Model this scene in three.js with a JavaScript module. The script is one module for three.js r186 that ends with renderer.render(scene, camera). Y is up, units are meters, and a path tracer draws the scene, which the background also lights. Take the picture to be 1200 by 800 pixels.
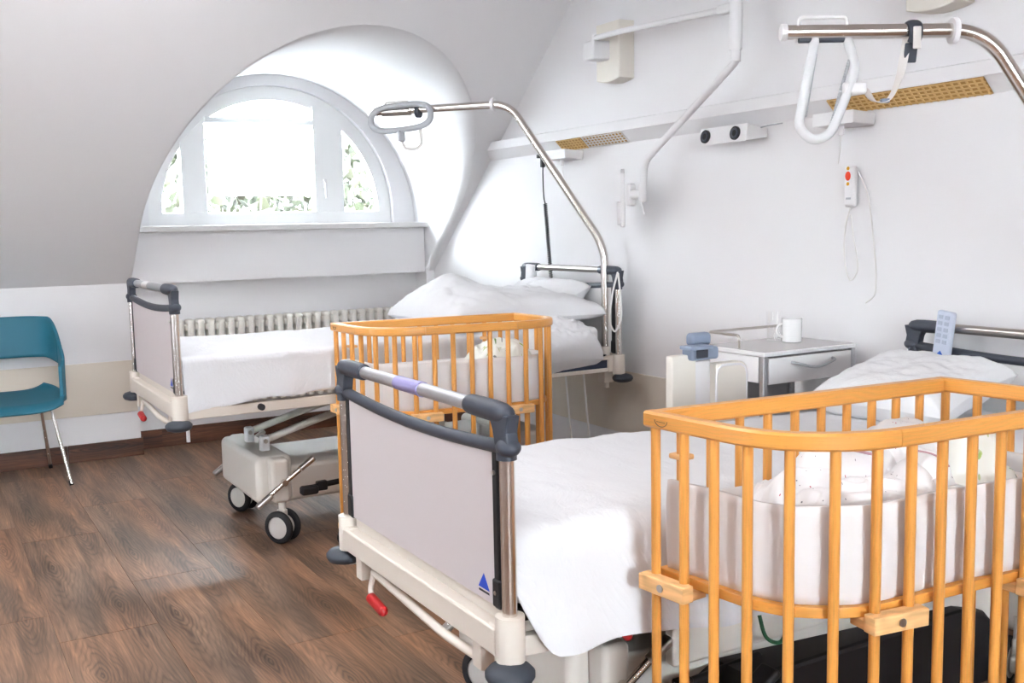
import * as THREE from 'three';
import { RoundedBoxGeometry } from 'three/addons/geometries/RoundedBoxGeometry.js';
import { mergeGeometries, mergeVertices } from 'three/addons/utils/BufferGeometryUtils.js';
import { RectAreaLightUniformsLib } from 'three/addons/lights/RectAreaLightUniformsLib.js';
import { ImprovedNoise } from 'three/addons/math/ImprovedNoise.js';

// ---------------------------------------------------------------- camera, sky, unseen lamps, exposure
const R = THREE.MathUtils.degToRad, V = (x, y, z) => new THREE.Vector3(x, y, z);
const scene = new THREE.Scene();
const camera = new THREE.PerspectiveCamera(36.76, 1.5, 0.05, 200);
camera.rotation.order = 'YXZ';
camera.position.set(0, 1.4, 0);
camera.rotation.set(R(-6.37), R(-30.19), R(-1.144));
scene.background = new THREE.Color().setRGB(0.87, 0.965, 1.03);
scene.backgroundIntensity = 86;
RectAreaLightUniformsLib.init();
const UNSEEN_LAMP = { color: new THREE.Color().setRGB(0.98, 0.99, 1.0), intensity: 4.6, w: 2.2, d: 0.75 };
const unseenLampSpots = [[0.4, -4.3, 'over the bed below the dormer window'], [0.0, -2.5, 'over the bed with the taped grip'], [0.3, -0.5, 'over the free floor beside the cribs'], [0.2, 2.2, 'in front of the back wall window']];
const renderer = new THREE.WebGLRenderer();
renderer.toneMapping = THREE.LinearToneMapping;
renderer.toneMappingExposure = 1.02;
renderer.shadowMap.enabled = true;

// ---------------------------------------------------------------- helpers
let seed = 7;
const rnd = () => { seed = (seed * 1664525 + 1013904223) >>> 0; return seed / 4294967296; };
const noise = new ImprovedNoise();
const N3 = (x, y, z) => noise.noise(x, y, z);
const fbm = (x, y, z, o = 4) => { let a = 0.5, s = 0; for (let i = 0; i < o; i++) { s += a * N3(x, y, z); x *= 2.03; y *= 2.03; z *= 2.03; a *= 0.5; } return s; };
const clamp = (v, a, b) => Math.min(b, Math.max(a, v));
const smooth = (a, b, x) => { const t = clamp((x - a) / (b - a), 0, 1); return t * t * (3 - 2 * t); };
const lerp = (a, b, t) => a + (b - a) * t;

const used = {};
function uniq(name) { used[name] = (used[name] ?? -1) + 1; return used[name] ? name + '_' + String(used[name]).padStart(3, '0') : name; }
function prep(g) { let q = g.index ? g.toNonIndexed() : g; for (const k of Object.keys(q.attributes)) if (!['position', 'normal', 'uv'].includes(k)) q.deleteAttribute(k); if (!q.attributes.uv) q.setAttribute('uv', new THREE.BufferAttribute(new Float32Array(q.attributes.position.count * 2), 2)); q.groups = []; return q; }
const join = (gs) => gs.length === 1 ? gs[0] : mergeGeometries(gs.map(prep));
function mesh(name, geo, mat, parent) {
  const m = new THREE.Mesh(Array.isArray(geo) ? join(geo) : geo, mat);
  m.name = parent ? name : uniq(name); (parent ?? scene).add(m); return m;
}
function thing(name, label, category, pos = [0, 0, 0], turn = 0, group) {
  const g = new THREE.Group(); g.name = uniq(name); g.position.set(...pos); g.rotation.y = turn; g.userData = { label, category };
  if (group) g.userData.group = group; scene.add(g); return g;
}
function tag(o, label, category, group) { o.userData = { label, category }; if (group) o.userData.group = group; return o; }
function struct(name, geo, mat, label) { const m = mesh(name, geo, mat); m.userData = { kind: 'structure', label, category: name.split('_')[0] }; return m; }

const box = (x0, x1, y0, y1, z0, z1) => new THREE.BoxGeometry(x1 - x0, y1 - y0, z1 - z0).translate((x0 + x1) / 2, (y0 + y1) / 2, (z0 + z1) / 2);
const rbox = (x0, x1, y0, y1, z0, z1, r = 0.004, s = 3) => new RoundedBoxGeometry(x1 - x0, y1 - y0, z1 - z0, s, Math.min(r, (x1 - x0) / 2.01, (y1 - y0) / 2.01, (z1 - z0) / 2.01)).translate((x0 + x1) / 2, (y0 + y1) / 2, (z0 + z1) / 2);
const cylY = (r, y0, y1, x = 0, z = 0, n = 20, r2 = r) => new THREE.CylinderGeometry(r2, r, y1 - y0, n).translate(x, (y0 + y1) / 2, z);
function cylAB(a, b, r, n = 16, r2 = r) {
  const d = b.clone().sub(a), g = new THREE.CylinderGeometry(r2, r, d.length(), n);
  g.applyQuaternion(new THREE.Quaternion().setFromUnitVectors(V(0, 1, 0), d.clone().normalize()));
  return g.translate((a.x + b.x) / 2, (a.y + b.y) / 2, (a.z + b.z) / 2);
}
const ball = (p, r, n = 14) => new THREE.SphereGeometry(r, n, Math.max(8, n >> 1)).translate(p.x, p.y, p.z);
function path(pts, bend = 0.05) {                       // straight runs joined by round bends
  const c = new THREE.CurvePath(); let at = pts[0];
  for (let i = 1; i < pts.length; i++) {
    if (i === pts.length - 1) { c.add(new THREE.LineCurve3(at, pts[i])); break; }
    const p = pts[i], a = p.clone().sub(pts[i - 1]), b = pts[i + 1].clone().sub(p);
    const k = Math.min(bend, a.length() * 0.48, b.length() * 0.48);
    const p0 = p.clone().addScaledVector(a.normalize(), -k), p1 = p.clone().addScaledVector(b.normalize(), k);
    c.add(new THREE.LineCurve3(at, p0)); c.add(new THREE.QuadraticBezierCurve3(p0, p, p1)); at = p1;
  }
  return c;
}
function pipe(pts, r, bend = 0.05, n = 64, m = 12, caps = true) {
  const c = path(pts, bend), gs = [new THREE.TubeGeometry(c, n, r, m, false)];
  if (caps) gs.push(ball(pts[0], r * 0.999, m), ball(pts[pts.length - 1], r * 0.999, m));
  return join(gs);
}
function spline(pts, r, n = 60, m = 8) {
  const c = new THREE.CatmullRomCurve3(pts);
  return join([new THREE.TubeGeometry(c, n, r, m, false), ball(pts[0], r, m), ball(pts[pts.length - 1], r, m)]);
}
function extrude(shape, depth, bevel = 0, curve = 24) {
  return new THREE.ExtrudeGeometry(shape, { depth, bevelEnabled: bevel > 0, bevelSize: bevel, bevelThickness: bevel, bevelOffset: -bevel, bevelSegments: 2, curveSegments: curve });
}
const poly = (pts) => { const s = new THREE.Shape(); pts.forEach(([a, b], i) => i ? s.lineTo(a, b) : s.moveTo(a, b)); s.closePath(); return s; };
function uvBox(g, scale = 1, swap = false) {            // uv in metres, by the way a face points; grain along the first axis
  g = prep(g); const p = g.attributes.position, n = g.attributes.normal, uv = g.attributes.uv;
  for (let i = 0; i < p.count; i++) {
    const ax = Math.abs(n.getX(i)), ay = Math.abs(n.getY(i)), az = Math.abs(n.getZ(i)); let a, b;
    if (ay >= ax && ay >= az) { a = p.getX(i); b = p.getZ(i); } else if (ax >= az) { a = p.getZ(i); b = p.getY(i); } else { a = p.getX(i); b = p.getY(i); }
    if (swap) [a, b] = [b, a];
    uv.setXY(i, a * scale, b * scale);
  }
  return g;
}
function grid(nu, nv, f, closedCaps) {                  // a surface from f(u, v) -> Vector3, u and v in 0..1
  const pos = [], uv = [], idx = [];
  for (let j = 0; j <= nv; j++) for (let i = 0; i <= nu; i++) { const p = f(i / nu, j / nv); pos.push(p.x, p.y, p.z); uv.push(i / nu, j / nv); }
  for (let j = 0; j < nv; j++) for (let i = 0; i < nu; i++) { const a = j * (nu + 1) + i, b = a + 1, c = a + nu + 1, d = c + 1; idx.push(a, c, b, b, c, d); }
  const g = new THREE.BufferGeometry();
  g.setAttribute('position', new THREE.Float32BufferAttribute(pos, 3)); g.setAttribute('uv', new THREE.Float32BufferAttribute(uv, 2)); g.setIndex(idx); g.computeVertexNormals();
  return g;
}
function shell(g, t) {                                  // gives a sheet its thickness: a copy pushed back along the normals, and the rim between them
  const n = g.attributes.position.count, p = g.attributes.position, nn = g.attributes.normal, uv = g.attributes.uv, pos = [], uvs = [], idx = [];
  for (let i = 0; i < n; i++) { pos.push(p.getX(i), p.getY(i), p.getZ(i)); uvs.push(uv.getX(i), uv.getY(i)); }
  for (let i = 0; i < n; i++) { pos.push(p.getX(i) - nn.getX(i) * t, p.getY(i) - nn.getY(i) * t, p.getZ(i) - nn.getZ(i) * t); uvs.push(uv.getX(i), uv.getY(i)); }
  const ix = g.index.array, edge = new Map();
  for (let k = 0; k < ix.length; k += 3) {
    const [a, b, c] = [ix[k], ix[k + 1], ix[k + 2]]; idx.push(a, b, c, a + n, c + n, b + n);
    for (const [s, e] of [[a, b], [b, c], [c, a]]) { const key = s < e ? s * 1e7 + e : e * 1e7 + s; if (edge.has(key)) edge.delete(key); else edge.set(key, [s, e]); }
  }
  for (const [s, e] of edge.values()) idx.push(s, s + n, e, e, s + n, e + n);
  const o = new THREE.BufferGeometry(); o.setAttribute('position', new THREE.Float32BufferAttribute(pos, 3)); o.setAttribute('uv', new THREE.Float32BufferAttribute(uvs, 2)); o.setIndex(idx); o.computeVertexNormals();
  return o;
}

// ---------------------------------------------------------------- textures and materials
function tex(w, h, f, srgb = true) {
  const d = new Uint8Array(w * h * 4);
  for (let y = 0; y < h; y++) for (let x = 0; x < w; x++) { const c = f(x / w, y / h), k = (y * w + x) * 4; d[k] = clamp(c[0], 0, 255); d[k + 1] = clamp(c[1], 0, 255); d[k + 2] = clamp(c[2], 0, 255); d[k + 3] = 255; }
  const t = new THREE.DataTexture(d, w, h, THREE.RGBAFormat); t.wrapS = t.wrapT = THREE.RepeatWrapping; t.magFilter = THREE.LinearFilter; t.minFilter = THREE.LinearMipmapLinearFilter; t.generateMipmaps = true;
  if (srgb) t.colorSpace = THREE.SRGBColorSpace; t.needsUpdate = true; return t;
}
const per = (u, v, f, o = 3, s = 0) => {                // noise that repeats over the unit square
  const a = u * Math.PI * 2, b = v * Math.PI * 2, k = f / (Math.PI * 2);
  return fbm(Math.cos(a) * k + 5 + s, Math.sin(a) * k + Math.cos(b) * k * 1.01, Math.sin(b) * k + s, o);
};
const plasterBump = tex(256, 256, (u, v) => { const q = 128 + 90 * per(u, v, 22, 3) + 40 * per(u, v, 70, 2, 9); return [q, q, q]; }, false);
const weaveBump = tex(128, 128, (u, v) => { const q = 128 + 60 * Math.sin(u * Math.PI * 2 * 24) * Math.sin(v * Math.PI * 2 * 24) + 50 * per(u, v, 14, 3, 3); return [q, q, q]; }, false);
const clothBump = tex(512, 512, (u, v) => { const q = 128 + 70 * per(u * 1, v, 10, 4, 2) + 45 * Math.pow(Math.abs(per(u, v, 26, 3, 12)) * 2.2, 0.7) - 20; return [q, q, q]; }, false);
const beechMap = tex(512, 256, (u, v) => {
  const w = per(u, v, 3, 3, 4), g = per(u, v * 1, 2, 2, 7), f = Math.sin((v * 26 + w * 5) * Math.PI * 2), fl = N3(u * 60, v * 190, 3) > 0.52 ? 1 : 0;
  const k = 1 + 0.022 * f + 0.12 * g + 0.05 * N3(u * 8, v * 150, 1) - 0.06 * fl;
  return [226 * k, 158 * k * (1 - 0.02 * f), 74 * k * (1 - 0.03 * f)];
});
const paleWoodMap = tex(256, 128, (u, v) => { const w = per(u, v, 3, 3, 14), f = Math.sin((v * 14 + w * 4) * Math.PI * 2), k = 1 + 0.05 * f + 0.1 * N3(u * 6, v * 90, 5); return [238 * k, 188 * k, 130 * k]; });

function plankTex(s) {                                  // 0.33 m x 1.35 m of walnut-brown print, two flat-sawn figures side by side
  return tex(256, 1024, (u, v) => {
    const a = u * 0.33, b = v * 1.35;
    const warp = fbm(a * 7 + s * 11, b * 1.7, s * 3.1, 3);
    const half = a < 0.165 ? 0 : 1, c = half ? 0.25 : 0.08;
    const ax = a - c + 0.035 * fbm(b * 1.1 + s * 5 + half * 9, 3, s, 2);
    const t = 0.11 * Math.sin((b + s * 0.37 + half * 0.61) * 3.1 + s) + 0.11 * warp + 0.02;
    const rr = Math.pow(Math.pow(Math.abs(ax) * 1.15, 1.35) + Math.pow(Math.abs(t) * 0.62, 1.35), 1 / 1.35);
    const ring = rr * 78 + 1.3 * fbm(a * 28, b * 4, s, 2);
    const fr = ring - Math.floor(ring), line = Math.pow(1 - Math.abs(fr * 2 - 1), 2.2);
    const near = Math.exp(-rr * 20);
    const streak = fbm(a * 52 + s, b * 2.1, s + 2, 3), fine = N3(a * 420, b * 11, s + 8), broad = fbm(a * 7 + s * 2, b * 1.3, s + 20, 3);
    let k = 1.10 + 0.52 * streak + 0.12 * fine + 0.62 * broad - 0.42 * line * (0.28 + near) - 0.16 * near;
    if (fine > 0.38) k += 0.10;
    const warm = 1 + 0.18 * fbm(a * 5 + s * 3, b * 0.9, 40 + s, 2);
    return [133 * k * warm, 101 * k, 79 * k / warm];
  });
}
const std = (o) => new THREE.MeshStandardMaterial(o);
const phy = (o) => new THREE.MeshPhysicalMaterial(o);
const rep = (t, x, y) => { const c = t.clone(); c.repeat.set(x, y); c.needsUpdate = true; return c; };
const M = {
  wall: std({ color: '#f2f1f3', roughness: 0.9, bumpMap: rep(plasterBump, 3, 3), bumpScale: 0.0006 }),
  beige: std({ color: '#e2d8cb', roughness: 0.6, bumpMap: rep(plasterBump, 4, 4), bumpScale: 0.0003 }),
  base: std({ color: '#a3867a', map: rep(plankTex(9), 3, 0.74), roughness: 0.5 }),
  sill: std({ color: '#ecebea', roughness: 0.25 }),
  frame: std({ color: '#f8f8f8', roughness: 0.4 }),
  blind: phy({ color: '#f7f8f8', roughness: 1, transmission: 0.75, thickness: 0 }),
  glass: phy({ color: '#ffffff', roughness: 0, transmission: 1, thickness: 0 }),
  radiator: std({ color: '#f4f1ea', roughness: 0.4 }),
  cream: std({ color: '#e6ddd3', roughness: 0.42 }),
  chassis: std({ color: '#ebe6df', roughness: 0.5 }),
  panel: std({ color: '#d6cdcf', roughness: 0.55 }),
  headPanel: std({ color: '#e6e5e6', roughness: 0.5 }),
  chrome: std({ color: '#e6e1dc', metalness: 1, roughness: 0.24 }),
  steel: std({ color: '#cfcac6', metalness: 1, roughness: 0.28 }),
  alu: std({ color: '#c9cbd0', metalness: 0.75, roughness: 0.38 }),
  dark: std({ color: '#3c414d', roughness: 0.45 }),
  rubber: std({ color: '#353b45', roughness: 0.5 }),
  black: std({ color: '#16171c', roughness: 0.5 }),
  tyre: std({ color: '#1c1d22', roughness: 0.6 }),
  hub: std({ color: '#d9d4cf', roughness: 0.5 }),
  red: std({ color: '#b01c1f', roughness: 0.35 }),
  purple: phy({ color: '#a29ed4', roughness: 0.3, clearcoat: 0.5 }),
  blue: std({ color: '#1d49c4', roughness: 0.5 }),
  slot: std({ color: '#2a3448', roughness: 0.7 }),
  linen: std({ color: '#e7e8ec', roughness: 0.95, bumpMap: rep(clothBump, 3, 2), bumpScale: 0.006 }),
  pillow: std({ color: '#eeeff2', roughness: 0.95, bumpMap: rep(clothBump, 1, 1), bumpScale: 0.004 }),
  bumper: std({ color: '#e6e3e4', roughness: 0.95, bumpMap: rep(weaveBump, 30, 8), bumpScale: 0.0004 }),
  mattress: std({ color: '#eeeef0', roughness: 0.9 }),
  beech: phy({ map: beechMap, roughness: 0.36, clearcoat: 0.6, clearcoatRoughness: 0.28 }),
  paleWood: std({ map: paleWoodMap, roughness: 0.55 }),
  white: std({ color: '#efeef0', roughness: 0.45 }),
  offwhite: std({ color: '#ece7de', roughness: 0.5 }),
  grey: std({ color: '#b9bcc2', roughness: 0.45 }),
  gripGrey: std({ color: '#b6b9be', roughness: 0.5 }),
  bluegrey: std({ color: '#8f9db3', roughness: 0.45 }),
  teal: std({ color: '#256c82', roughness: 0.55 }),
  strap: std({ color: '#e3dedb', roughness: 0.8 }),
  ochre: std({ color: '#dcb87c', roughness: 0.6 }),
  ochreDark: std({ color: '#b88e50', roughness: 0.7 }),
  ceramic: phy({ color: '#f6f6f6', roughness: 0.2, clearcoat: 0.6 }),
  cupGlass: phy({ color: '#ffffff', roughness: 0.02, transmission: 1, thickness: 0 }),
  cable: std({ color: '#eceae8', roughness: 0.6 }),
  pink: std({ color: '#c59aa4', roughness: 0.9 }),
  green: std({ color: '#1d5a3a', roughness: 0.5 }),
  leaf: phy({ color: new THREE.Color().setRGB(0.027, 0.030, 0.006), roughness: 0.8, transmission: 0.4, thickness: 0, side: THREE.DoubleSide }),
  bark: std({ color: '#6a5a48', roughness: 0.9 }),
};

// ---------------------------------------------------------------- the room
const WX = 3.3, KZ = -6.78, TAN = Math.tan(R(40)), KY = 1.095, CX = 2.215, CR = 1.03, CY = 1.43, EZ = -6.98;
const XL = -3.8, ZB = 4.2, CH = 2.75;
const slopeZ = (y) => KZ + (y - KY) / TAN;

{ // floor: every plank is a piece of its own
  const floor = new THREE.Group(); floor.name = 'floor'; floor.userData = { kind: 'structure', label: 'brown walnut-look plank floor with fine dark joints', category: 'floor' }; scene.add(floor);
  mesh('screed', box(XL, WX, -0.2, -0.0085, -7.1, ZB), std({ color: '#3a2b22', roughness: 0.9 }), floor);
  const mats = [0, 1, 2, 3, 4, 5].map((s) => { const t = plankTex(s + 1); return phy({ map: t, roughness: 0.4, clearcoat: 0.6, clearcoatRoughness: 0.38, bumpMap: t, bumpScale: 0.0004 }); });
  const PW = 0.332, PL = 1.35, cache = {};
  const geoFor = (w, l, part) => { const key = w.toFixed(3) + '_' + l.toFixed(3) + '_' + part; return cache[key] ??= (() => {
    const g = prep(new RoundedBoxGeometry(w - 0.0011, 0.0085, l - 0.0011, 1, 0.0009)); const p = g.attributes.position, uv = g.attributes.uv;
    for (let i = 0; i < p.count; i++) uv.setXY(i, (p.getX(i) + w / 2) / PW, (p.getZ(i) + l / 2) / PL + part);
    return g; })(); };
  const starts = [0.15, 0.62, 1.02, 0.38, 0.84];
  let n = 0;
  for (let k = -13; k < 9; k++) {
    let x0 = 0.348 + k * PW, x1 = x0 + PW; if (x1 <= XL || x0 >= WX) continue; x0 = Math.max(x0, XL); x1 = Math.min(x1, WX - 0.004);
    const off = k === 0 ? -3.755 : k === 2 ? -3.30 : -3.755 + starts[((k % 5) + 5) % 5] + (k & 1 ? 0.21 : 0);
    let z = off - 4 * PL;
    for (; z < ZB; z += PL) {
      const a = Math.max(z, -6.94), b = Math.min(z + PL, ZB); if (b - a < 0.03) continue;
      const m = mesh('plank', geoFor(x1 - x0, b - a, 0), mats[(n * 5 + k * 3 + 60) % 6], floor); m.position.set((x0 + x1) / 2, -0.00425, (a + b) / 2); if (n % 3 === 1) m.rotation.y = Math.PI; n++;
    }
  }
}
// window wall: low knee wall, niche for the radiator, parapet panel under the sill
struct('wall_window', box(XL, 1.19, 0, KY, -7.1, KZ), M.wall, 'white knee wall behind the teal chair');
struct('wall_niche', box(1.19, 3.235, 0, 1.085, -7.1, -6.95), M.wall, 'white back of the radiator niche below the window');
struct('wall_parapet', box(1.19, 3.235, 1.085, 1.408, -7.1, -6.80), M.wall, 'white parapet panel under the window sill');
struct('wall_corner', box(3.235, WX, 0, KY + 0.02, -7.1, KZ), M.wall, 'narrow white wall stub between niche and head wall');
struct('baseboard_window', uvBox(join([rbox(XL, 0.752, 0, 0.11, KZ, KZ + 0.014, 0.003), rbox(0.754, 1.2, 0, 0.11, KZ, KZ + 0.014, 0.003), rbox(1.19, 1.202, 0, 0.12, -6.95, KZ, 0.003)]), 1, true), M.base, 'dark brown wooden baseboard along the knee wall');
struct('baseboard_niche', uvBox(rbox(1.2, 3.235, 0, 0.12, -6.95, -6.937, 0.003), 1, true), M.base, 'dark brown wooden baseboard behind the radiator');
struct('trim_1', rbox(XL, 1.18, 0.285, 0.612, KZ, KZ + 0.008, 0.003), M.beige, 'beige wall protection band behind the teal chair');
// head wall
struct('wall_head', [box(WX, WX + 0.25, -0.2, CH + 0.2, -7.35, ZB + 0.2)], M.wall, 'plain white head wall behind the beds');
struct('trim_2', rbox(WX - 0.008, WX, 0.27, 0.612, KZ + 0.01, ZB, 0.003), M.beige, 'beige wall protection band along the head wall');
struct('baseboard_head', uvBox(rbox(WX - 0.014, WX, 0, 0.11, -6.77, ZB, 0.003), 1, true), M.base, 'dark brown wooden baseboard along the head wall');
{ // shallow cornice with a slanted underside, three lattice grilles set into it
  const c = new THREE.Group(); c.name = 'trim_3'; c.userData = { kind: 'structure', label: 'white wall cornice with slanted underside above the beds', category: 'trim' }; scene.add(c);
  const s = poly([[WX, 1.828], [WX - 0.062, 1.886], [WX - 0.062, 1.936], [WX - 0.05, 1.94], [WX, 1.94]]);
  mesh('cornice', extrude(s, 8.6).translate(0, 0, -5.9), M.wall, c);
  const nrm = Math.atan2(0.058, 0.062);
  const grille = (z0, z1, half) => {
    const L = Math.hypot(0.062, 0.058), g = new THREE.Group(); g.name = 'grille'; c.add(g); g.position.set(WX - 0.031, 1.857, 0); g.rotation.z = Math.PI - nrm;      // local x runs up the slanted face, local y out of it
    mesh('backing', box(-L / 2 + 0.002, L / 2 - 0.004, 0.0005, 0.0035, z0, z1), M.ochreDark, g);
    const bars = []; for (let z = z0; z <= z1 + 1e-6; z += 0.03) bars.push(box(-L / 2 + 0.002, L / 2 - 0.004, 0.001, 0.0065, z - 0.004, z + 0.004));
    for (const x of [-0.035, -0.017, 0.0, 0.017, 0.035]) bars.push(box(x - 0.0025, x + 0.0025, 0.001, 0.0065, z0, z1));
    const m = mesh('lattice', bars, half ? M.strap : M.ochre, g); m.userData.label = 'small square lattice over a lamp slot';
  };
  grille(-3.0, -2.30); grille(-5.02, -4.78); grille(-4.76, -4.4, true);
}
// sloping roof with the dormer opening cut out of it
{
  const s = new THREE.Shape(), S = Math.sin(R(40)), top = (CH + 0.12 - KY) / S, X = (x) => x, Y = (y) => (y - KY) / S;
  s.moveTo(XL - 0.1, 0); s.lineTo(1.177, 0); s.lineTo(1.177, Y(CY));
  for (let i = 0; i <= 48; i++) { const a = Math.PI - i / 48 * Math.PI; s.lineTo(CX + (CR + 0.008) * Math.cos(a), Y(CY + (CR + 0.008) * Math.sin(a))); }
  s.lineTo(3.253, 0); s.lineTo(WX + 0.1, 0); s.lineTo(WX + 0.1, top); s.lineTo(XL - 0.1, top); s.closePath();
  const g2 = extrude(s, 0.2); const p = g2.attributes.position;
  for (let i = 0; i < p.count; i++) { const x = p.getX(i), y = p.getY(i), z = p.getZ(i); p.setXYZ(i, x, KY + y * Math.sin(R(40)) + z * Math.cos(R(40)), KZ + y * Math.cos(R(40)) - z * Math.sin(R(40))); }
  g2.computeVertexNormals();
  struct('wall_sloped', uvBox(g2), M.wall, 'sloping white attic wall with arched dormer opening');
  // barrel vault of the dormer, from the slope back to the window
  const prof = [[1.185, 1.0]]; for (let y = KY; y < CY - 0.02; y += 0.06) prof.push([1.185, y]); for (let i = 0; i <= 64; i++) { const a = Math.PI - i / 64 * Math.PI; prof.push([CX + CR * Math.cos(a), CY + CR * Math.sin(a)]); } for (let y = CY - 0.03; y > KY + 0.02; y -= 0.06) prof.push([3.245, y]); prof.push([3.245, KY], [3.245, 1.0]);
  const vg = grid(prof.length - 1, 6, (u, v) => { const q = prof[Math.round(u * (prof.length - 1))], z1 = slopeZ(Math.max(q[1], KY)); return V(q[0], q[1], lerp(z1 - 0.0005, -7.12, v)); });
  struct('wall_dormer', shell(vg, 0.14), M.wall, 'white barrel vault of the dormer around the window');
  const e = poly([[0.9, 1.40], [3.55, 1.40], [3.55, 2.75], [0.9, 2.75]]), h = new THREE.Path(); h.moveTo(CX + 0.86, 1.448); h.lineTo(CX + 0.86, 1.53); h.absarc(CX, 1.53, 0.86, 0, Math.PI, false); h.lineTo(CX - 0.86, 1.448); h.closePath(); e.holes.push(h);
  struct('wall_gable', extrude(e, 0.14, 0, 48).translate(0, 0, EZ - 0.14), M.wall, 'white arched wall around the half-round window');
}
{ // the half-round window
  const w = new THREE.Group(); w.name = 'window_1'; w.userData = { kind: 'structure', label: 'half-round dormer window with white frame and two mullions', category: 'window' }; scene.add(w);
  const z0 = -7.09, z1 = -7.03, cy = 1.53;
  const ring = new THREE.Shape(); ring.moveTo(CX + 0.86, 1.448); ring.lineTo(CX + 0.86, cy); ring.absarc(CX, cy, 0.86, 0, Math.PI, false); ring.lineTo(CX - 0.86, 1.448); ring.closePath();
  const hole = new THREE.Path(); hole.moveTo(CX + 0.765, 1.535); hole.absarc(CX, cy, 0.765, 0.006, Math.PI - 0.006, false); hole.closePath(); ring.holes.push(hole);
  mesh('frame', extrude(ring, 0.06, 0.004, 48).translate(0, 0, z0), M.frame, w);
  const inR = (x) => cy + Math.sqrt(Math.max(0, 0.77 ** 2 - (x - CX) ** 2));
  const mull = (a, b) => mesh('mullion', extrude(poly([[a, 1.53], [b, 1.53], [b, inR(b) + 0.02], [a, inR(a) + 0.02]]), 0.075, 0.004).translate(0, 0, z0 - 0.005), M.frame, w);
  mull(1.585, 1.745); mull(2.50, 2.715);
  mesh('transom', extrude(poly([[1.745, 2.125], [2.5, 2.125], [2.5, 2.165], [1.745, 2.165]]), 0.07, 0.003).translate(0, 0, z0), M.frame, w);
  mesh('pane', extrude(poly([[1.745, 2.165], [2.5, 2.165], ...Array.from({ length: 13 }, (_, i) => { const x = lerp(2.5, 1.745, i / 12); return [x, inR(x)]; })]), 0.004).translate(0, 0, -7.062), M.glass, w);  // pane added above the transom to brighten this stretch of arched wall
  const pane = (pts) => mesh('pane', extrude(poly(pts), 0.004).translate(0, 0, -7.062), M.glass, w);
  const arc = (a, b) => { const o = []; for (let i = 0; i <= 10; i++) { const x = lerp(b, a, i / 10); o.push([x, inR(x)]); } return o; };
  pane([[1.46, 1.535], [1.585, 1.535], ...arc(1.46, 1.585)]); pane([[1.745, 1.535], [2.5, 1.535], [2.5, 2.13], [1.745, 2.13]]); pane([[2.715, 1.535], [2.97, 1.535], ...arc(2.715, 2.97)]);
  mesh('handle', [rbox(2.56, 2.585, 1.70, 1.76, -7.02, -7.0, 0.004), rbox(2.565, 2.58, 1.63, 1.74, -7.0, -6.985, 0.005)], M.white, w);
}
tag(mesh('roller_blind', [box(1.755, 2.49, 1.655, 2.14, -7.012, -7.009), rbox(1.75, 2.495, 1.645, 1.66, -7.018, -7.003, 0.003), cylAB(V(1.75, 2.15, -7.01), V(2.495, 2.15, -7.01), 0.017)], M.blind), 'white roller blind half lowered over the middle window pane', 'blind');
struct('trim_4', rbox(1.165, 3.255, 1.408, 1.449, -7.09, -6.755, 0.008), M.sill, 'white stone window sill with rounded front edge');
// walls behind the camera, ceiling
{ // side wall and back wall out of view, windows placed to light the room
  const unseenLeftW = [[-4.1, -3.62, 0.85, 2.42]], unseenBackW = [[-1.0, 0.8, 1.55, 2.42]]; let n = 2;
  const cut = (s, w) => { for (const [a, b, y0, y1] of w) { const h = new THREE.Path(); h.moveTo(a, y0); h.lineTo(b, y0); h.lineTo(b, y1); h.lineTo(a, y1); h.closePath(); s.holes.push(h); } };
  const ls = poly([[-7.1, -0.2], [ZB + 0.2, -0.2], [ZB + 0.2, CH + 0.2], [-7.1, CH + 0.2]]); cut(ls, unseenLeftW);
  struct('wall_left', extrude(ls, 0.2).rotateY(-Math.PI / 2).translate(XL, 0, 0), M.wall, 'white side wall out of view, its window placed to light the room');
  const bs = poly([[XL - 0.2, -0.2], [WX + 0.2, -0.2], [WX + 0.2, CH + 0.2], [XL - 0.2, CH + 0.2]]); cut(bs, unseenBackW);
  struct('wall_back', extrude(bs, 0.2).translate(0, 0, ZB), M.wall, 'unseen white wall behind the camera, its window placed to light the room');
  for (const [w, left] of [[unseenLeftW, true], [unseenBackW, false]]) for (const [a, b, y0, y1] of w) {
    const g = new THREE.Group(); g.name = 'window_' + n++; g.userData = { kind: 'structure', label: 'white two-pane window out of view, placed to light the room', category: 'window' }; scene.add(g);
    if (left) { g.position.set(XL - 0.11, 0, (a + b) / 2); g.rotation.y = Math.PI / 2; } else g.position.set((a + b) / 2, 0, ZB + 0.11);
    const h = (b - a) / 2;
    mesh('frame', [box(-h, -h + 0.06, y0, y1, -0.03, 0.03), box(h - 0.06, h, y0, y1, -0.03, 0.03), box(-h + 0.06, h - 0.06, y0, y0 + 0.06, -0.03, 0.03), box(-h + 0.06, h - 0.06, y1 - 0.06, y1, -0.03, 0.03), box(-0.03, 0.03, y0 + 0.06, y1 - 0.06, -0.03, 0.03)], M.frame, g);
    for (const s of [-1, 1]) mesh('pane', box(Math.min(s * 0.03, s * (h - 0.06)), Math.max(s * 0.03, s * (h - 0.06)), y0 + 0.06, y1 - 0.06, -0.002, 0.002), M.glass, g);
  }
}
struct('ceiling', box(XL - 0.2, WX + 0.2, CH, CH + 0.2, -4.95, ZB + 0.2), M.wall, 'flat white ceiling of the room');
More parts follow.
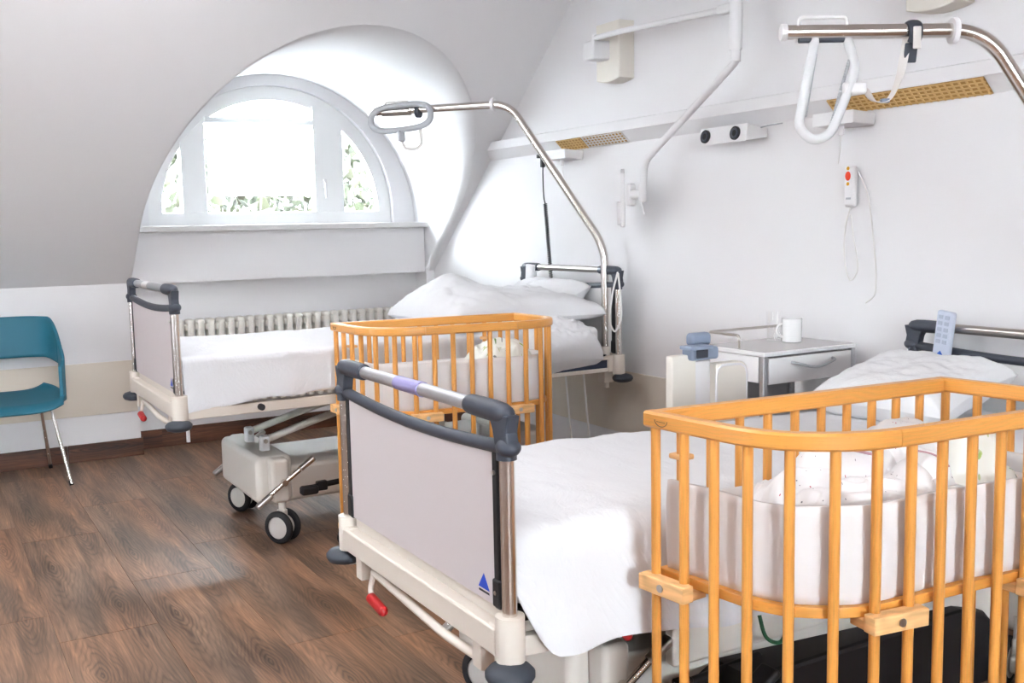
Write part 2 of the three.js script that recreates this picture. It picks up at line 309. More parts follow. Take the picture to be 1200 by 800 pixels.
for (const [x, z, where] of unseenLampSpots) {                 // unseen ceiling lamps above the frame, placed to light beds and walls
  const l = thing('unseen_ceiling_lamp', 'long flat white unseen ceiling lamp ' + where, 'lamp', [x, CH, z], 0, 'unseen ceiling lamps');
  mesh('housing', rbox(-UNSEEN_LAMP.w / 2 - 0.03, UNSEEN_LAMP.w / 2 + 0.03, -0.05, 0, -UNSEEN_LAMP.d / 2 - 0.03, UNSEEN_LAMP.d / 2 + 0.03, 0.008), M.white, l);
  mesh('diffuser', box(-UNSEEN_LAMP.w / 2, UNSEEN_LAMP.w / 2, -0.056, -0.05, -UNSEEN_LAMP.d / 2, UNSEEN_LAMP.d / 2), std({ color: '#ffffff', emissive: '#ffffff', emissiveIntensity: 1.2, roughness: 0.6 }), l);
  const a = new THREE.RectAreaLight(UNSEEN_LAMP.color, UNSEEN_LAMP.intensity, UNSEEN_LAMP.w, UNSEEN_LAMP.d); a.position.set(0, -0.06, 0); a.rotation.x = -Math.PI / 2; l.add(a);
}

// ---------------------------------------------------------------- hospital beds
// local axes of a bed: x from the foot board to the head board, z across, y up from the floor
function endBoard(bed, x, yb, zc, head, opt = {}) {
  const W = 0.465, dir = head ? 1 : -1, pm = head ? M.headPanel : M.panel, pre = head ? 'head' : 'foot';
  const gripY = yb + 0.442, barY = (z) => yb + 0.372 - 0.022 * Math.cos(z / 0.5 * Math.PI / 2) ;
  for (const s of [-1, 1]) mesh(pre + '_post', [cylY(0.0165, yb - 0.02, yb + 0.37, x, zc + s * W, 24)], M.chrome, bed);
  { // flat panel with its upper edge following the curved bar
    const pts = []; for (let i = 0; i <= 16; i++) { const z = lerp(-0.415, 0.415, i / 16); pts.push([z, barY(z)]); }
    const p = mesh(pre + '_panel', extrude(poly([[0.415, yb + 0.012], [-0.415, yb + 0.012], ...pts]), 0.012, 0.001).rotateY(-Math.PI / 2).translate(x + 0.006, 0, zc), pm, bed);
    for (const s of [-1, 1]) mesh('edge_strip', [rbox(x - 0.009, x + 0.009, yb + 0.008, yb + 0.355, zc + s * 0.425 - 0.011, zc + s * 0.425 + 0.011, 0.004), rbox(x - 0.013, x + 0.013, yb + 0.012, yb + 0.075, zc + s * 0.427 - 0.016, zc + s * 0.427 + 0.016, 0.005)], M.black, p);
    if (!head) {
      for (const y of [0.045, 0.31]) mesh('screw', cylAB(V(x - 0.014, yb + y, zc + 0.425), V(x - 0.008, yb + y, zc + 0.425), 0.005, 10), M.steel, p);
      mesh('emblem', [extrude(poly([[-0.026, 0], [0.026, 0], [0.0, 0.036]]), 0.001).rotateY(-Math.PI / 2).translate(x - 0.0062, yb + 0.036, zc + 0.365)], M.blue, p).userData.label = 'small blue triangle sign';
      mesh('emblem_line', box(x - 0.0072, x - 0.0062, yb + 0.027, yb + 0.032, zc + 0.341, zc + 0.389), M.black, p);
    }
  }
  const bar = []; for (let i = 0; i <= 24; i++) { const z = lerp(-0.475, 0.475, i / 24); bar.push(V(x, barY(z), zc + z)); }
  const cb = mesh('curved_bar', [new THREE.TubeGeometry(new THREE.CatmullRomCurve3(bar), 40, 0.0155, 14)], M.dark, bed);
  for (const s of [-1, 1]) {
    const zz = zc + s * 0.465;
    const k = mesh('corner_knob', [new THREE.SphereGeometry(0.027, 20, 14).scale(0.95, 0.78, 1.15).translate(x, yb + 0.372, zz + s * 0.008), cylY(0.022, yb + 0.345, yb + 0.375, x, zz, 20)], M.dark, bed);
    // neck and swollen end cap of the grip
    const neck = poly([[-0.028, yb + 0.375], [0.03, yb + 0.375], [0.024, yb + 0.405], [0.034, gripY], [-0.055, gripY], [-0.035, yb + 0.405]].map(([a, b]) => [a * s, b]));
    mesh('grip_neck', extrude(neck, 0.022, 0.004).rotateY(-Math.PI / 2).translate(x + 0.011, 0, zz), M.dark, k);
    mesh('grip_cap', [new THREE.LatheGeometry([[0, -0.085], [0.0205, -0.085], [0.0225, -0.075], [0.0235, -0.03], [0.0235, 0.03], [0.022, 0.065], [0.017, 0.085], [0.009, 0.095], [0, 0.098]].map(([a, b]) => new THREE.Vector2(a, b)), 24).rotateX(s * Math.PI / 2).translate(x, gripY, zz - s * 0.075)], M.dark, k);
  }
  const grip = mesh('grip_rail', cylAB(V(x, gripY, zc - 0.33), V(x, gripY, zc + 0.33), 0.0168, 28), head ? M.steel : M.alu, bed);
  if (opt.tape) mesh('tape_band', [new THREE.CylinderGeometry(0.0182, 0.0182, 0.14, 28, 1, true).rotateX(Math.PI / 2).translate(x, gripY, zc - 0.012), new THREE.CylinderGeometry(0.0192, 0.0192, 0.012, 28).rotateX(Math.PI / 2).translate(x, gripY, zc + 0.055)], M.purple, grip).userData.label = 'glossy purple tape round the grip';
  if (!head && !opt.tape) mesh('label_band', [new THREE.CylinderGeometry(0.0178, 0.0178, 0.12, 28, 1, true).rotateX(Math.PI / 2).translate(x, gripY, zc - 0.06)], M.white, grip);
  // cross beam with round corner sockets and bumper rollers
  const beam = mesh(pre + '_beam', [rbox(x - 0.03, x + 0.03, yb - 0.088, yb - 0.024, zc - 0.45, zc + 0.45, 0.007), rbox(x + 0.006, x + 0.03, yb - 0.03, yb + 0.006, zc - 0.43, zc + 0.43, 0.003)], M.cream, bed);
  for (const s of [-1, 1]) {
    mesh('corner_socket', [new THREE.CylinderGeometry(0.032, 0.032, 0.1, 24).translate(x, yb - 0.044, zc + s * W), rbox(x - 0.026, x + 0.026, yb - 0.085, yb - 0.02, zc + s * 0.44 - 0.03, zc + s * 0.44 + 0.03, 0.006)], M.cream, beam);
    mesh('bumper_roller', [new THREE.LatheGeometry([[0, -0.02], [0.03, -0.021], [0.047, -0.015], [0.054, -0.004], [0.054, 0.006], [0.045, 0.016], [0.028, 0.021], [0.014, 0.024], [0, 0.024]].map(([a, b]) => new THREE.Vector2(a, b)), 28).translate(x + dir * 0.012, yb - 0.116, zc + s * 0.482), cylY(0.008, yb - 0.1, yb - 0.085, x, zc + s * 0.475, 10)], M.rubber, beam);
  }
  if (!head) { // foot-operated bar under the beam
    for (const s of [-1, 1]) mesh('bracket', [rbox(x - 0.022, x + 0.012, yb - 0.15, yb - 0.08, zc + s * 0.35 - 0.02, zc + s * 0.35 + 0.02, 0.003)], M.cream, beam);
    const pb = mesh('pedal_bar', [pipe([V(x + 0.02, yb - 0.13, zc - 0.33), V(x - 0.005, yb - 0.112, zc - 0.28), V(x - 0.03, yb - 0.118, zc + 0.20), V(x - 0.005, yb - 0.135, zc + 0.33)], 0.0115, 0.04, 60, 12), pipe([V(x - 0.01, yb - 0.115, zc - 0.27), V(x - 0.02, yb - 0.16, zc - 0.275), V(x - 0.03, yb - 0.172, zc - 0.22)], 0.008, 0.02, 24, 10)], M.cream, bed);
    mesh('pedal_grip', [cylAB(V(x - 0.03, yb - 0.170, zc - 0.245), V(x - 0.034, yb - 0.178, zc - 0.155), 0.0145, 18), ball(V(x - 0.034, yb - 0.178, zc - 0.155), 0.0143)], M.red, pb).userData.label = 'dark red rubber pedal grip';
    const rack = []; for (let i = 0; i < 9; i++) rack.push(box(x + 0.03, x + 0.07, yb - 0.12, yb - 0.108, zc - 0.24 + i * 0.06, zc - 0.228 + i * 0.06)); rack.push(box(x + 0.026, x + 0.034, yb - 0.125, yb - 0.1, zc - 0.3, zc + 0.3), box(x + 0.066, x + 0.074, yb - 0.125, yb - 0.1, zc - 0.3, zc + 0.3));
    mesh('luggage_rack', rack, M.cream, bed);
  }
}
function caster(bed, x, z, turn) {
  const g = new THREE.Group(); g.name = 'caster'; g.position.set(x, 0, z); g.rotation.y = turn; bed.add(g);
  mesh('fork', [rbox(-0.022, 0.022, 0.08, 0.155, -0.016, 0.016, 0.01), cylY(0.016, 0.15, 0.22, 0, 0, 16), rbox(-0.05, 0.03, 0.055, 0.11, -0.012, 0.012, 0.012)], M.chassis, g);
  for (const s of [-1, 1]) {
    mesh('tyre', new THREE.LatheGeometry([[0.05, -0.012], [0.066, -0.011], [0.0745, -0.005], [0.075, 0.003], [0.070, 0.010], [0.058, 0.013], [0.05, 0.012]].map(([a, b]) => new THREE.Vector2(a, b)), 36).rotateX(Math.PI / 2 * s).translate(0, 0.075, s * 0.03), M.tyre, g);
    mesh('wheel_disc', new THREE.LatheGeometry([[0, -0.011], [0.052, -0.011], [0.054, 0], [0.052, 0.0085], [0.045, 0.0115], [0.0, 0.0125]].map(([a, b]) => new THREE.Vector2(a, b)), 32).rotateX(Math.PI / 2 * s).translate(0, 0.075, s * 0.03), M.hub, g);
  }
}
function makeBed(name, label, o) {
  const bed = thing(name, label, 'hospital bed', [o.x, 0, o.z]), yb = o.yb, L = o.L, zh = o.zh ?? 0, sh = (x) => zh * x / L;
  endBoard(bed, 0, yb, 0, false, { tape: o.tape });
  endBoard(bed, L, yb - 0.005, zh, true);
  const shear = (g) => { const p = g.attributes.position; for (let i = 0; i < p.count; i++) p.setZ(i, p.getZ(i) + sh(p.getX(i))); return g; };
  // side rails, slotted head section, deck
  for (const s of [-1, 1]) {
    const a = 0.435 * s;
    mesh('side_rail', shear(join([rbox(0.02, L * 0.62, yb - 0.1, yb - 0.055, a - 0.016, a + 0.016, 0.005), rbox(L * 0.5, L - 0.02, yb - 0.024, yb - 0.008, a - 0.018, a + 0.018, 0.004), rbox(L * 0.5, L - 0.02, yb - 0.086, yb - 0.066, a - 0.018, a + 0.018, 0.004), rbox(L - 0.06, L + 0.02, yb - 0.09, yb - 0.005, a - 0.022, a + 0.022, 0.006)])), M.cream, bed);
    mesh('rail_slot', shear(box(L * 0.5, L - 0.03, yb - 0.068, yb - 0.022, a - 0.010, a + 0.010)), M.slot, bed);
    mesh('deck_edge', shear(rbox(0.3, L * 0.52, yb - 0.034, yb - 0.014, a - 0.012, a + 0.012, 0.003)), M.cream, bed);
  }
  mesh('deck', shear(box(0.04, L - 0.05, yb - 0.03, yb + 0.0, -0.425, 0.425)), M.black, bed);
  mesh('end_knob', cylAB(V(0.34, yb - 0.075, 0.45 + sh(0.34)), V(0.34, yb - 0.075, 0.475 + sh(0.34)), 0.014, 14), M.black, bed);
  // chassis
  const cx = o.cx ?? 0.455, lift = 0.23 - (0.728 - yb) * 0.3;
  const ch = new THREE.Group(); ch.name = 'chassis'; bed.add(ch);
  mesh('end_cover', [rbox(cx - 0.1, cx + 0.07, 0.17, 0.39, -0.335, 0.285, 0.03, 4)], M.chassis, ch);
  mesh('end_cover', [rbox(L - cx - 0.1 + 0.03, L - cx + 0.11, 0.165, 0.36, -0.345 + sh(L - cx), 0.345 + sh(L - cx), 0.03, 4)], M.chassis, ch);
  mesh('body', shear(rbox(cx + 0.03, L - cx, 0.17, 0.335, -0.27, 0.27, 0.02, 3)), M.chassis, ch);
  for (const s of [-1, 1]) mesh('corner_column', rbox(cx - 0.05, cx + 0.03, 0.19, 0.39, s * 0.318 - 0.04, s * 0.318 + 0.04, 0.018, 3), M.chassis, ch);
  for (const [x, s, t] of [[cx, 1, -0.95], [cx, -1, -1.05], [o.hx ?? L - cx + 0.02, 1, 0.3], [o.hx ?? L - cx + 0.02, -1, -0.2]]) caster(bed, x, s * 0.318 + (x > 1 ? sh(x) : 0), t);
  // brake levers
  for (const s of [-1, 1]) {
    const z = s * 0.372, lv = mesh('brake_lever', [pipe([V(cx - 0.1, 0.215, z), V(cx, 0.285, z), V(cx + 0.11, 0.36, z)], 0.011, 0.01, 20, 10), cylAB(V(cx, 0.285, z - s * 0.03), V(cx, 0.285, z + s * 0.012), 0.014, 14)], M.chrome, bed);
    for (const e of [-1, 1]) mesh('pedal', rbox(-0.042, 0.042, -0.011, 0.011, -0.017, 0.017, 0.008).rotateZ(0.6).translate(cx + 0.005 + e * 0.1, 0.287 + e * 0.072, z + s * 0.004), M.steel, lv);
  }
  mesh('foot_pedal', [pipe([V(cx + 0.075, 0.245, 0.40), V(cx + 0.16, 0.255, 0.39), V(cx + 0.42, 0.27, 0.385)], 0.013, 0.02, 30, 10), rbox(cx + 0.06, cx + 0.14, 0.225, 0.265, 0.385, 0.43, 0.012), rbox(cx + 0.14, cx + 0.19, 0.232, 0.275, 0.375, 0.405, 0.006)], M.black, bed);
  // lifting arms between chassis and deck
  const topY = yb - 0.12;
  for (const z of [-0.13, 0.12]) {
    const m = mesh('lift_arm', [pipe([V(cx - 0.01, 0.435, z), V(cx + 0.22, 0.5, z), V(cx + 0.55, Math.max(0.52, topY - 0.03), z)].map((p) => V(p.x, Math.min(p.y, topY), p.z)), 0.017, 0.06, 30, 10)], M.chassis, bed);
    mesh('lug', [rbox(cx - 0.03, cx + 0.012, 0.37, Math.min(0.46, topY + 0.02), z - 0.022, z + 0.022, 0.01)], M.white, m);
    mesh('pin', cylAB(V(cx - 0.01, Math.min(0.435, topY), z - 0.03), V(cx - 0.01, Math.min(0.435, topY), z + 0.03), 0.01, 12), M.steel, m);
  }
  mesh('lift_column', [rbox(cx + 0.45, cx + 0.62, 0.33, yb - 0.03, -0.1, 0.1, 0.01), rbox(L - cx - 0.55, L - cx - 0.38, 0.33, yb - 0.03, -0.1 + sh(1.4), 0.1 + sh(1.4), 0.01), box(cx + 0.4, L - cx - 0.3, yb - 0.09, yb - 0.03, -0.3 + sh(1), 0.3 + sh(1))], M.chassis, bed);
  mesh('drop_rod', cylY(0.008, yb - 0.21, yb - 0.1, 0.05, 0.36, 10), M.white, bed);
  mesh('motor_cable', spline([V(cx + 0.5, yb - 0.06, 0.3), V(cx + 0.5, yb - 0.12, 0.34), V(cx + 0.515, yb - 0.19, 0.33), V(cx + 0.5, yb - 0.25, 0.31), V(cx + 0.53, yb - 0.3, 0.3)], 0.007, 40, 8), M.black, bed);
  return bed;
}
// the bed by the window stands higher than the one in front
const farBed = makeBed('hospital_bed', 'hospital bed standing below the dormer window, raised high on casters', { x: 0.915, z: -4.77, yb: 0.728, L: 2.23 });
const nearBed = makeBed('hospital_bed', 'hospital bed with purple tape on the grip of its foot board', { x: 1.05, z: -2.302, yb: 0.57, L: 2.15, zh: 0.24, tape: true, cx: 0.37, hx: 1.72 });
{ // parts seen only on the near bed: black cover, cable and pedal under the deck
  const b = nearBed;
  mesh('drive_cover', extrude(poly([[0.62, 0.03], [0.62, 0.24], [0.68, 0.275], [1.50, 0.275], [1.60, 0.25], [1.72, 0.13], [1.74, 0.03]]), 0.5, 0.012).translate(0, 0, -0.03), M.black, b).userData.label = 'black plastic cover under the bed';
  mesh('green_cable', spline([V(0.72, 0.43, 0.46), V(0.74, 0.36, 0.47), V(0.79, 0.34, 0.47), V(0.82, 0.40, 0.46), V(0.815, 0.47, 0.45)], 0.005, 30, 8), M.green, b);
  mesh('side_cover', rbox(0.5, 1.72, 0.31, 0.47, 0.36, 0.40, 0.01), M.chassis, b);
  mesh('lamp_button', new THREE.SphereGeometry(0.013, 14, 10).translate(0.31, 0.462, 0.465), M.red, b).userData.label = 'small round red button';
  mesh('release_pedal', [rbox(-0.06, 0.06, -0.012, 0.012, -0.03, 0.03, 0.01).rotateZ(0.55).translate(0.62, 0.30, 0.56), rbox(-0.05, 0.05, -0.004, 0.004, -0.033, 0.033, 0.003).rotateZ(0.55).translate(0.627, 0.288, 0.565)], M.black, b);
}
// ---------------------------------------------------------------- lifting poles with their grab handles
function pole(label, base, dirDeg, y0, yLow, yTop, slant, armLen, o) {
  const a = R(dirDeg), d = V(-Math.cos(a), 0, -Math.sin(a));             // towards the tip, in plan
  const t = thing('lifting_pole', label, 'lifting pole', base); const P = (k, y) => V(d.x * k, y, d.z * k);
  const r = 0.0205, tipK = slant + armLen;
  mesh('tube', [new THREE.TubeGeometry(path([P(0, y0), P(0, yLow), P(slant, yTop), P(tipK, yTop + 0.004)], 0.1), 120, r, 20)], M.chrome, t);
  mesh('socket', [cylY(0.029, y0 + 0.0, y0 + 0.03, 0, 0, 20), rbox(-0.03, 0.03, y0 - 0.16, y0 - 0.09, -0.03, 0.03, 0.004), cylY(0.013, y0 - 0.19, y0 - 0.16, 0.004, 0, 12), cylY(0.024, y0 - 0.1, y0, 0, 0, 16)], M.cream, t);
  mesh('end_cap', cylAB(P(tipK - 0.004, yTop + 0.004), P(tipK + 0.012, yTop + 0.004), 0.0235, 20), M.white, t);
  mesh('stop_ring', cylAB(P(slant + 0.085, yTop), P(slant + 0.1, yTop), 0.036, 24), M.white, t);
  return { t, P, d, yTop, tipK, r };
}
{ // near pole: handle slid to the tip, its strap looped over the arm
  const q = pole('chrome lifting pole whose grab handle hangs straight down on a strap', [3.17, 0, -1.645], 30.2, 0.575, 1.13, 1.932, 0.54, 0.575, {});
  const { t, P, d, yTop, tipK } = q, k0 = tipK - 0.03, k1 = tipK - 0.185, s = V(-d.z, 0, d.x);
  const bx = new THREE.Matrix4().makeBasis(d.clone().negate(), V(0, 1, 0), V(0, 0, 0).crossVectors(d.clone().negate(), V(0, 1, 0)));
  const put = (g, k, y) => g.applyMatrix4(bx).translate(d.x * k, y, d.z * k);
  const slider = mesh('slider', [pipe([P(k0, yTop - 0.02), P(k0 - 0.012, yTop + 0.045), P(k1 + 0.012, yTop + 0.045), P(k1, yTop - 0.02)], 0.006, 0.012, 40, 10), put(new THREE.CylinderGeometry(0.0225, 0.0225, 0.15, 20, 1, true, 0, Math.PI * 0.9).rotateX(Math.PI / 2).rotateY(Math.PI / 2), (k0 + k1) / 2, yTop)], M.white, t);
  mesh('slider_pad', cylAB(P(k0 - 0.01, yTop - 0.018), P(k1 + 0.01, yTop - 0.018), 0.009, 12), M.dark, slider);
  // U-shaped handle
  const h = mesh('grab_handle', [pipe([P(k0 - 0.055, yTop - 0.02), P(k0 - 0.01, yTop - 0.265), P(k0 - 0.055, yTop - 0.305), P(k0 - 0.105, yTop - 0.285), P(k1 + 0.0, yTop - 0.16), P(k1 - 0.02, yTop - 0.1), P(k1 + 0.005, yTop - 0.02)], 0.014, 0.04, 80, 14)], std({ color: '#dfe0e3', roughness: 0.5 }), t);
  const teeth = []; for (let i = 0; i < 30; i++) { const u = i / 29; const p = P(lerp(k0 - 0.047, k0 - 0.02, u), yTop - 0.06 - 0.17 * u); teeth.push(ball(V(p.x - d.x * 0.011, p.y, p.z - d.z * 0.011), 0.0055, 8)); const w = P(lerp(k1 + 0.003, k0 - 0.095, u), yTop - 0.05 - 0.21 * u); teeth.push(ball(V(w.x - d.x * 0.011, w.y, w.z - d.z * 0.011), 0.0055, 8)); }
  mesh('grip_teeth', teeth, M.gripGrey, h);
  mesh('strap_lug', put(rbox(-0.02, 0.05, -0.018, 0.016, -0.012, 0.012, 0.008), k1 + 0.0, yTop - 0.155), M.white, h);
  // strap: from the lug down in a loop and up over the arm in a dark clip
  const ks = tipK - 0.365, pts = [P(k1 - 0.045, yTop - 0.155), P(k1 - 0.075, yTop - 0.195), P(k1 - 0.115, yTop - 0.19), P(k1 - 0.145, yTop - 0.13), P(ks + 0.025, yTop - 0.085), P(ks + 0.015, yTop - 0.02)];
  const c = new THREE.CatmullRomCurve3(pts);
  const ribbon = shell(grid(40, 2, (u, v) => { const p = c.getPoint(u), w = (v - 0.5) * 0.024, a2 = lerp(0.3, 1.4, u) + 0.8 * Math.sin(u * 5); return V(p.x + d.x * w * Math.cos(a2) + s.x * w * Math.sin(a2), p.y + w * 0.25, p.z + d.z * w * Math.cos(a2) + s.z * w * Math.sin(a2)); }), 0.0018);
  mesh('strap', ribbon, M.strap, t);
  mesh('strap_buckle', put(rbox(-0.012, 0.012, -0.006, 0.006, -0.01, 0.01, 0.003), k1 - 0.105, yTop - 0.193), M.bluegrey, t);
  const clip = mesh('strap_clip', [put(new THREE.TorusGeometry(0.029, 0.0075, 10, 32, Math.PI * 1.35).scale(1, 1, 2.6).rotateY(Math.PI / 2), ks, yTop - 0.004), put(rbox(-0.018, 0.018, -0.085, -0.03, 0.012, 0.022, 0.004).rotateX(0.25), ks + 0.005, yTop)], M.dark, t);
  mesh('clip_face', put(rbox(-0.011, 0.011, -0.05, 0.012, -0.004, 0.004, 0.003), ks, yTop - 0.004).translate(-s.x * 0.036, 0, -s.z * 0.036), M.strap, clip);
}
{ // far pole: handle folded up at the tip
  const q = pole('chrome lifting pole of the window bed with its oval grab handle turned up', [3.13, 0, -4.40], 52, 0.735, 1.285, 2.05, 0.52, 0.80, {});
  const { t, P, d, yTop, tipK } = q, k0 = tipK, k1 = tipK - 0.26;
  const loop = []; for (let i = 0; i < 40; i++) { const a = i / 40 * Math.PI * 2, c = Math.cos(a), n = Math.sin(a), kk = tipK - 0.155 + 0.185 * Math.sign(c) * Math.pow(Math.abs(c), 0.6), y = -0.04 + 0.066 * Math.sign(n) * Math.pow(Math.abs(n), 0.75) - 0.05 * (kk - tipK + 0.155), p = P(kk, yTop + y); loop.push(V(p.x - 0.02, p.y, p.z + 0.03)); }
  const h = mesh('grab_handle', [new THREE.TubeGeometry(new THREE.CatmullRomCurve3(loop, true), 120, 0.0165, 14, true)], M.gripGrey, t);
  const mid = P(k0 - 0.155, yTop - 0.15); mesh('strap_lug', rbox(mid.x - 0.042, mid.x + 0.002, mid.y - 0.02, mid.y + 0.04, mid.z + 0.02, mid.z + 0.045, 0.008), M.gripGrey, h);
  const sl = mesh('slider', [pipe([P(k0 - 0.05, yTop + 0.01), P(k0 - 0.055, yTop + 0.05), P(k0 - 0.20, yTop + 0.05), P(k0 - 0.205, yTop + 0.01)], 0.005, 0.012, 30, 8), cylAB(P(k0 - 0.04, yTop), P(k0 - 0.21, yTop), 0.026, 18)], M.steel, t);
  mesh('slider_pad', cylAB(P(k0 - 0.25, yTop - 0.01), P(k0 - 0.27, yTop - 0.01), 0.033, 16), M.dark, sl);
  mesh('strap', [pipe([P(k0 - 0.27, yTop - 0.11), P(k0 - 0.275, yTop - 0.19), P(k0 - 0.235, yTop - 0.215), P(k0 - 0.17, yTop - 0.205), P(k0 - 0.155, yTop - 0.17)], 0.009, 0.02, 40, 8)], M.strap, t);
}

// ---------------------------------------------------------------- mattresses and linen
function drape(o) {                                     // a sheet over a mattress: far hem, over the top, near hem
  const { L0, L1, w, yt, hemN, hemF, r = 0.05, zh = () => 0, wave = 0.012, lump = 0.004, flareN = 0.03, flareF = 0.03, nu = 130, nv = 96, seedZ = 0, foot = 0 } = o;
  const g = grid(nu, nv, (u, v) => {
    const x = lerp(L0, L1, u), hn = hemN(x), hf = hemF(x), aF = Math.max(0.005, yt - hf - r), aN = Math.max(0.005, yt - hn - r), q = Math.PI * r / 2, F = 2 * (w - r);
    const S = aF + q + F + q + aN, f1 = 0.18, n1 = 0.82; let s;
    if (v < f1) s = lerp(0, aF + q, v / f1); else if (v < n1) s = lerp(aF + q, aF + q + F, (v - f1) / (n1 - f1)); else s = lerp(aF + q + F, S, (v - n1) / (1 - n1));
    let z, y, dn = 0, out = 0;
    if (s < aF) { z = -w; y = hf + s; dn = (aF - s); out = -1; } else if (s < aF + q) { const a = (s - aF) / r; z = -w + r - r * Math.cos(a); y = yt - r + r * Math.sin(a); }
    else if (s < aF + q + F) { z = -w + r + (s - aF - q); y = yt; } else if (s < aF + 2 * q + F) { const a = (s - aF - q - F) / r; z = w - r + r * Math.sin(a); y = yt - r + r * Math.cos(a); }
    else { z = w; const t = s - aF - 2 * q - F; y = yt - r - t; dn = t; out = 1; }
    if (out) { const k = smooth(0, 0.22, dn), fl = out > 0 ? flareN : flareF; z += out * (fl * k + wave * k * (Math.sin(x * 13 + seedZ) + 0.7 * Math.sin(x * 31 + 2 * seedZ) + 1.4 * N3(x * 5, dn * 4, seedZ + 2))); y += 0.004 * k * Math.sin(x * 22); }
    else { y += lump * (fbm(x * 6, z * 6, seedZ, 3) * 1.6 + 0.5 * N3(x * 22, z * 9, seedZ)) ; }
    if (foot) { const d = smooth(L0 + foot, L0, x); y -= d * d * 0.06 * (out ? 0.2 : 1); }
    return V(x, y, z + zh(x));
  });
  const p = g.attributes.position, uv = g.attributes.uv; for (let i = 0; i < p.count; i++) uv.setXY(i, p.getX(i) * 0.6, uv.getY(i) * 0.9);
  return shell(g, 0.004);
}
function pillowGeo(w, h, d, sd, n = 40, power = 0.42) {   // w along x, d along z, h thick
  const f = (u, v, top) => {
    const a = u * 2 - 1, b = v * 2 - 1, e = Math.pow(Math.max(0, (1 - a * a * a * a) * (1 - b * b * b * b)), power), pin = 1 - 0.07 * (1 - Math.abs(a)) * b * b - 0.0;
    const wr = 0.10 * h * fbm(a * 2.2 + sd, b * 2.2, sd, 3) * e + 0.05 * h * N3(a * 7, b * 5, sd) * e;
    return V(a * w / 2 * (1 - 0.06 * (1 - b * b) * a * a), top * (h / 2 * e) + wr, b * d / 2 * (1 - 0.06 * (1 - a * a) * b * b) * pin);
  };
  const t = grid(n, n, (u, v) => f(u, v, 1)), b = grid(n, n, (u, v) => f(u, 1 - v, -1));
  return mergeVertices(join([t, b]).deleteAttribute('normal'), 1e-4);
}
function finish(g) { g.computeVertexNormals(); return g; }
const BX = 0.915, BZ = -4.77, NX = 1.05, NZ = -2.302, nsh = (x) => 0.24 * x / 2.15;
{
  const m = mesh('mattress', rbox(0.035, 2.14, 0.0, 0.148, -0.425, 0.425, 0.03, 4), M.mattress); m.position.set(BX, 0.729, BZ); tag(m, 'mattress of the bed below the dormer window under its white sheet', 'mattress');
  const g = rbox(0.035, 2.06, 0.0, 0.160, -0.425, 0.425, 0.03, 4), p = g.attributes.position; for (let i = 0; i < p.count; i++) p.setZ(i, p.getZ(i) + nsh(p.getX(i)));
  const k = mesh('mattress', g, M.mattress); k.position.set(NX, 0.571, NZ); tag(k, 'mattress of the bed with the purple-taped grip under its sheet', 'mattress');
  const sf = mesh('bed_sheet', drape({ L0: 0.025, L1: 2.06, w: 0.442, yt: 0.889, r: 0.03, hemN: (x) => 0.652 + 0.045 * smooth(0, 0.45, x) + 0.006 * Math.sin(x * 11), hemF: () => 0.70, wave: 0.007, flareN: 0.018, lump: 0.006, seedZ: 3 }), M.linen); sf.position.set(BX, 0, BZ); tag(sf, 'white sheet over the mattress of the bed below the window', 'sheet');
  const sn = mesh('bed_sheet', drape({ L0: 0.022, L1: 2.06, w: 0.445, yt: 0.745, r: 0.075, zh: nsh, hemN: (x) => 0.47 + 0.235 * Math.pow(1 - smooth(-0.03, 0.11, x), 1.3) + 0.012 * smooth(0.1, 0.3, x) * (1 - smooth(0.3, 0.7, x)) - 0.02 * smooth(0.4, 0.9, x), hemF: (x) => 0.40 + 0.2 * smooth(0.1, 0.3, x), wave: 0.014, flareN: 0.045, flareF: 0.09, lump: 0.007, seedZ: 8 }), M.linen); sn.position.set(NX, 0, NZ); tag(sn, 'white sheet hanging over the side of the near bed behind the taped foot board', 'sheet');
}
{ // rumpled duvet and pillows
  const g = finish(pillowGeo(0.90, 0.2, 0.80, 3, 70, 0.42)), p = g.attributes.position;
  for (let i = 0; i < p.count; i++) { const x = p.getX(i), z = p.getZ(i), y = p.getY(i); const pk = Math.exp(-(((x + 0.2) / 0.16) ** 2) - (((z + 0.18) / 0.28) ** 2)); p.setY(i, Math.max(-0.05, y * (y > 0 ? 1.25 : 0.5) + (y > 0 ? 0.085 * pk + 0.03 * fbm(x * 5, z * 5, 4, 3) + 0.02 * Math.abs(N3(x * 9, z * 7, 1)) : 0))); }
  g.computeVertexNormals(); const m = mesh('duvet', g, M.pillow); m.position.set(2.665, 0.94, -4.76); tag(m, 'rumpled white duvet heaped at the head of the window bed', 'duvet');
  const q = finish(pillowGeo(0.46, 0.25, 0.32, 9, 44, 0.42)); q.rotateX(0.55); q.rotateY(0.15); const k = mesh('pillow', q, M.pillow); k.position.set(2.80, 0.80, -4.40); tag(k, 'white pillow slumping over the side of the window bed', 'pillow');
  const q3 = finish(pillowGeo(0.40, 0.16, 0.62, 5, 40)); q3.rotateZ(0.5); const k3 = mesh('pillow', q3, M.pillow); k3.position.set(2.93, 0.985, -4.80); tag(k3, 'white pillow leaning against the head board of the window bed', 'pillow');
  const q2 = finish(pillowGeo(0.46, 0.16, 0.50, 14, 44)); q2.rotateZ(0.2); q2.rotateY(0.12); const k2 = mesh('pillow', q2, M.pillow); k2.position.set(2.86, 0.84, -2.27); tag(k2, 'plump white pillow at the head board with the pale blue hand control', 'pillow');
}
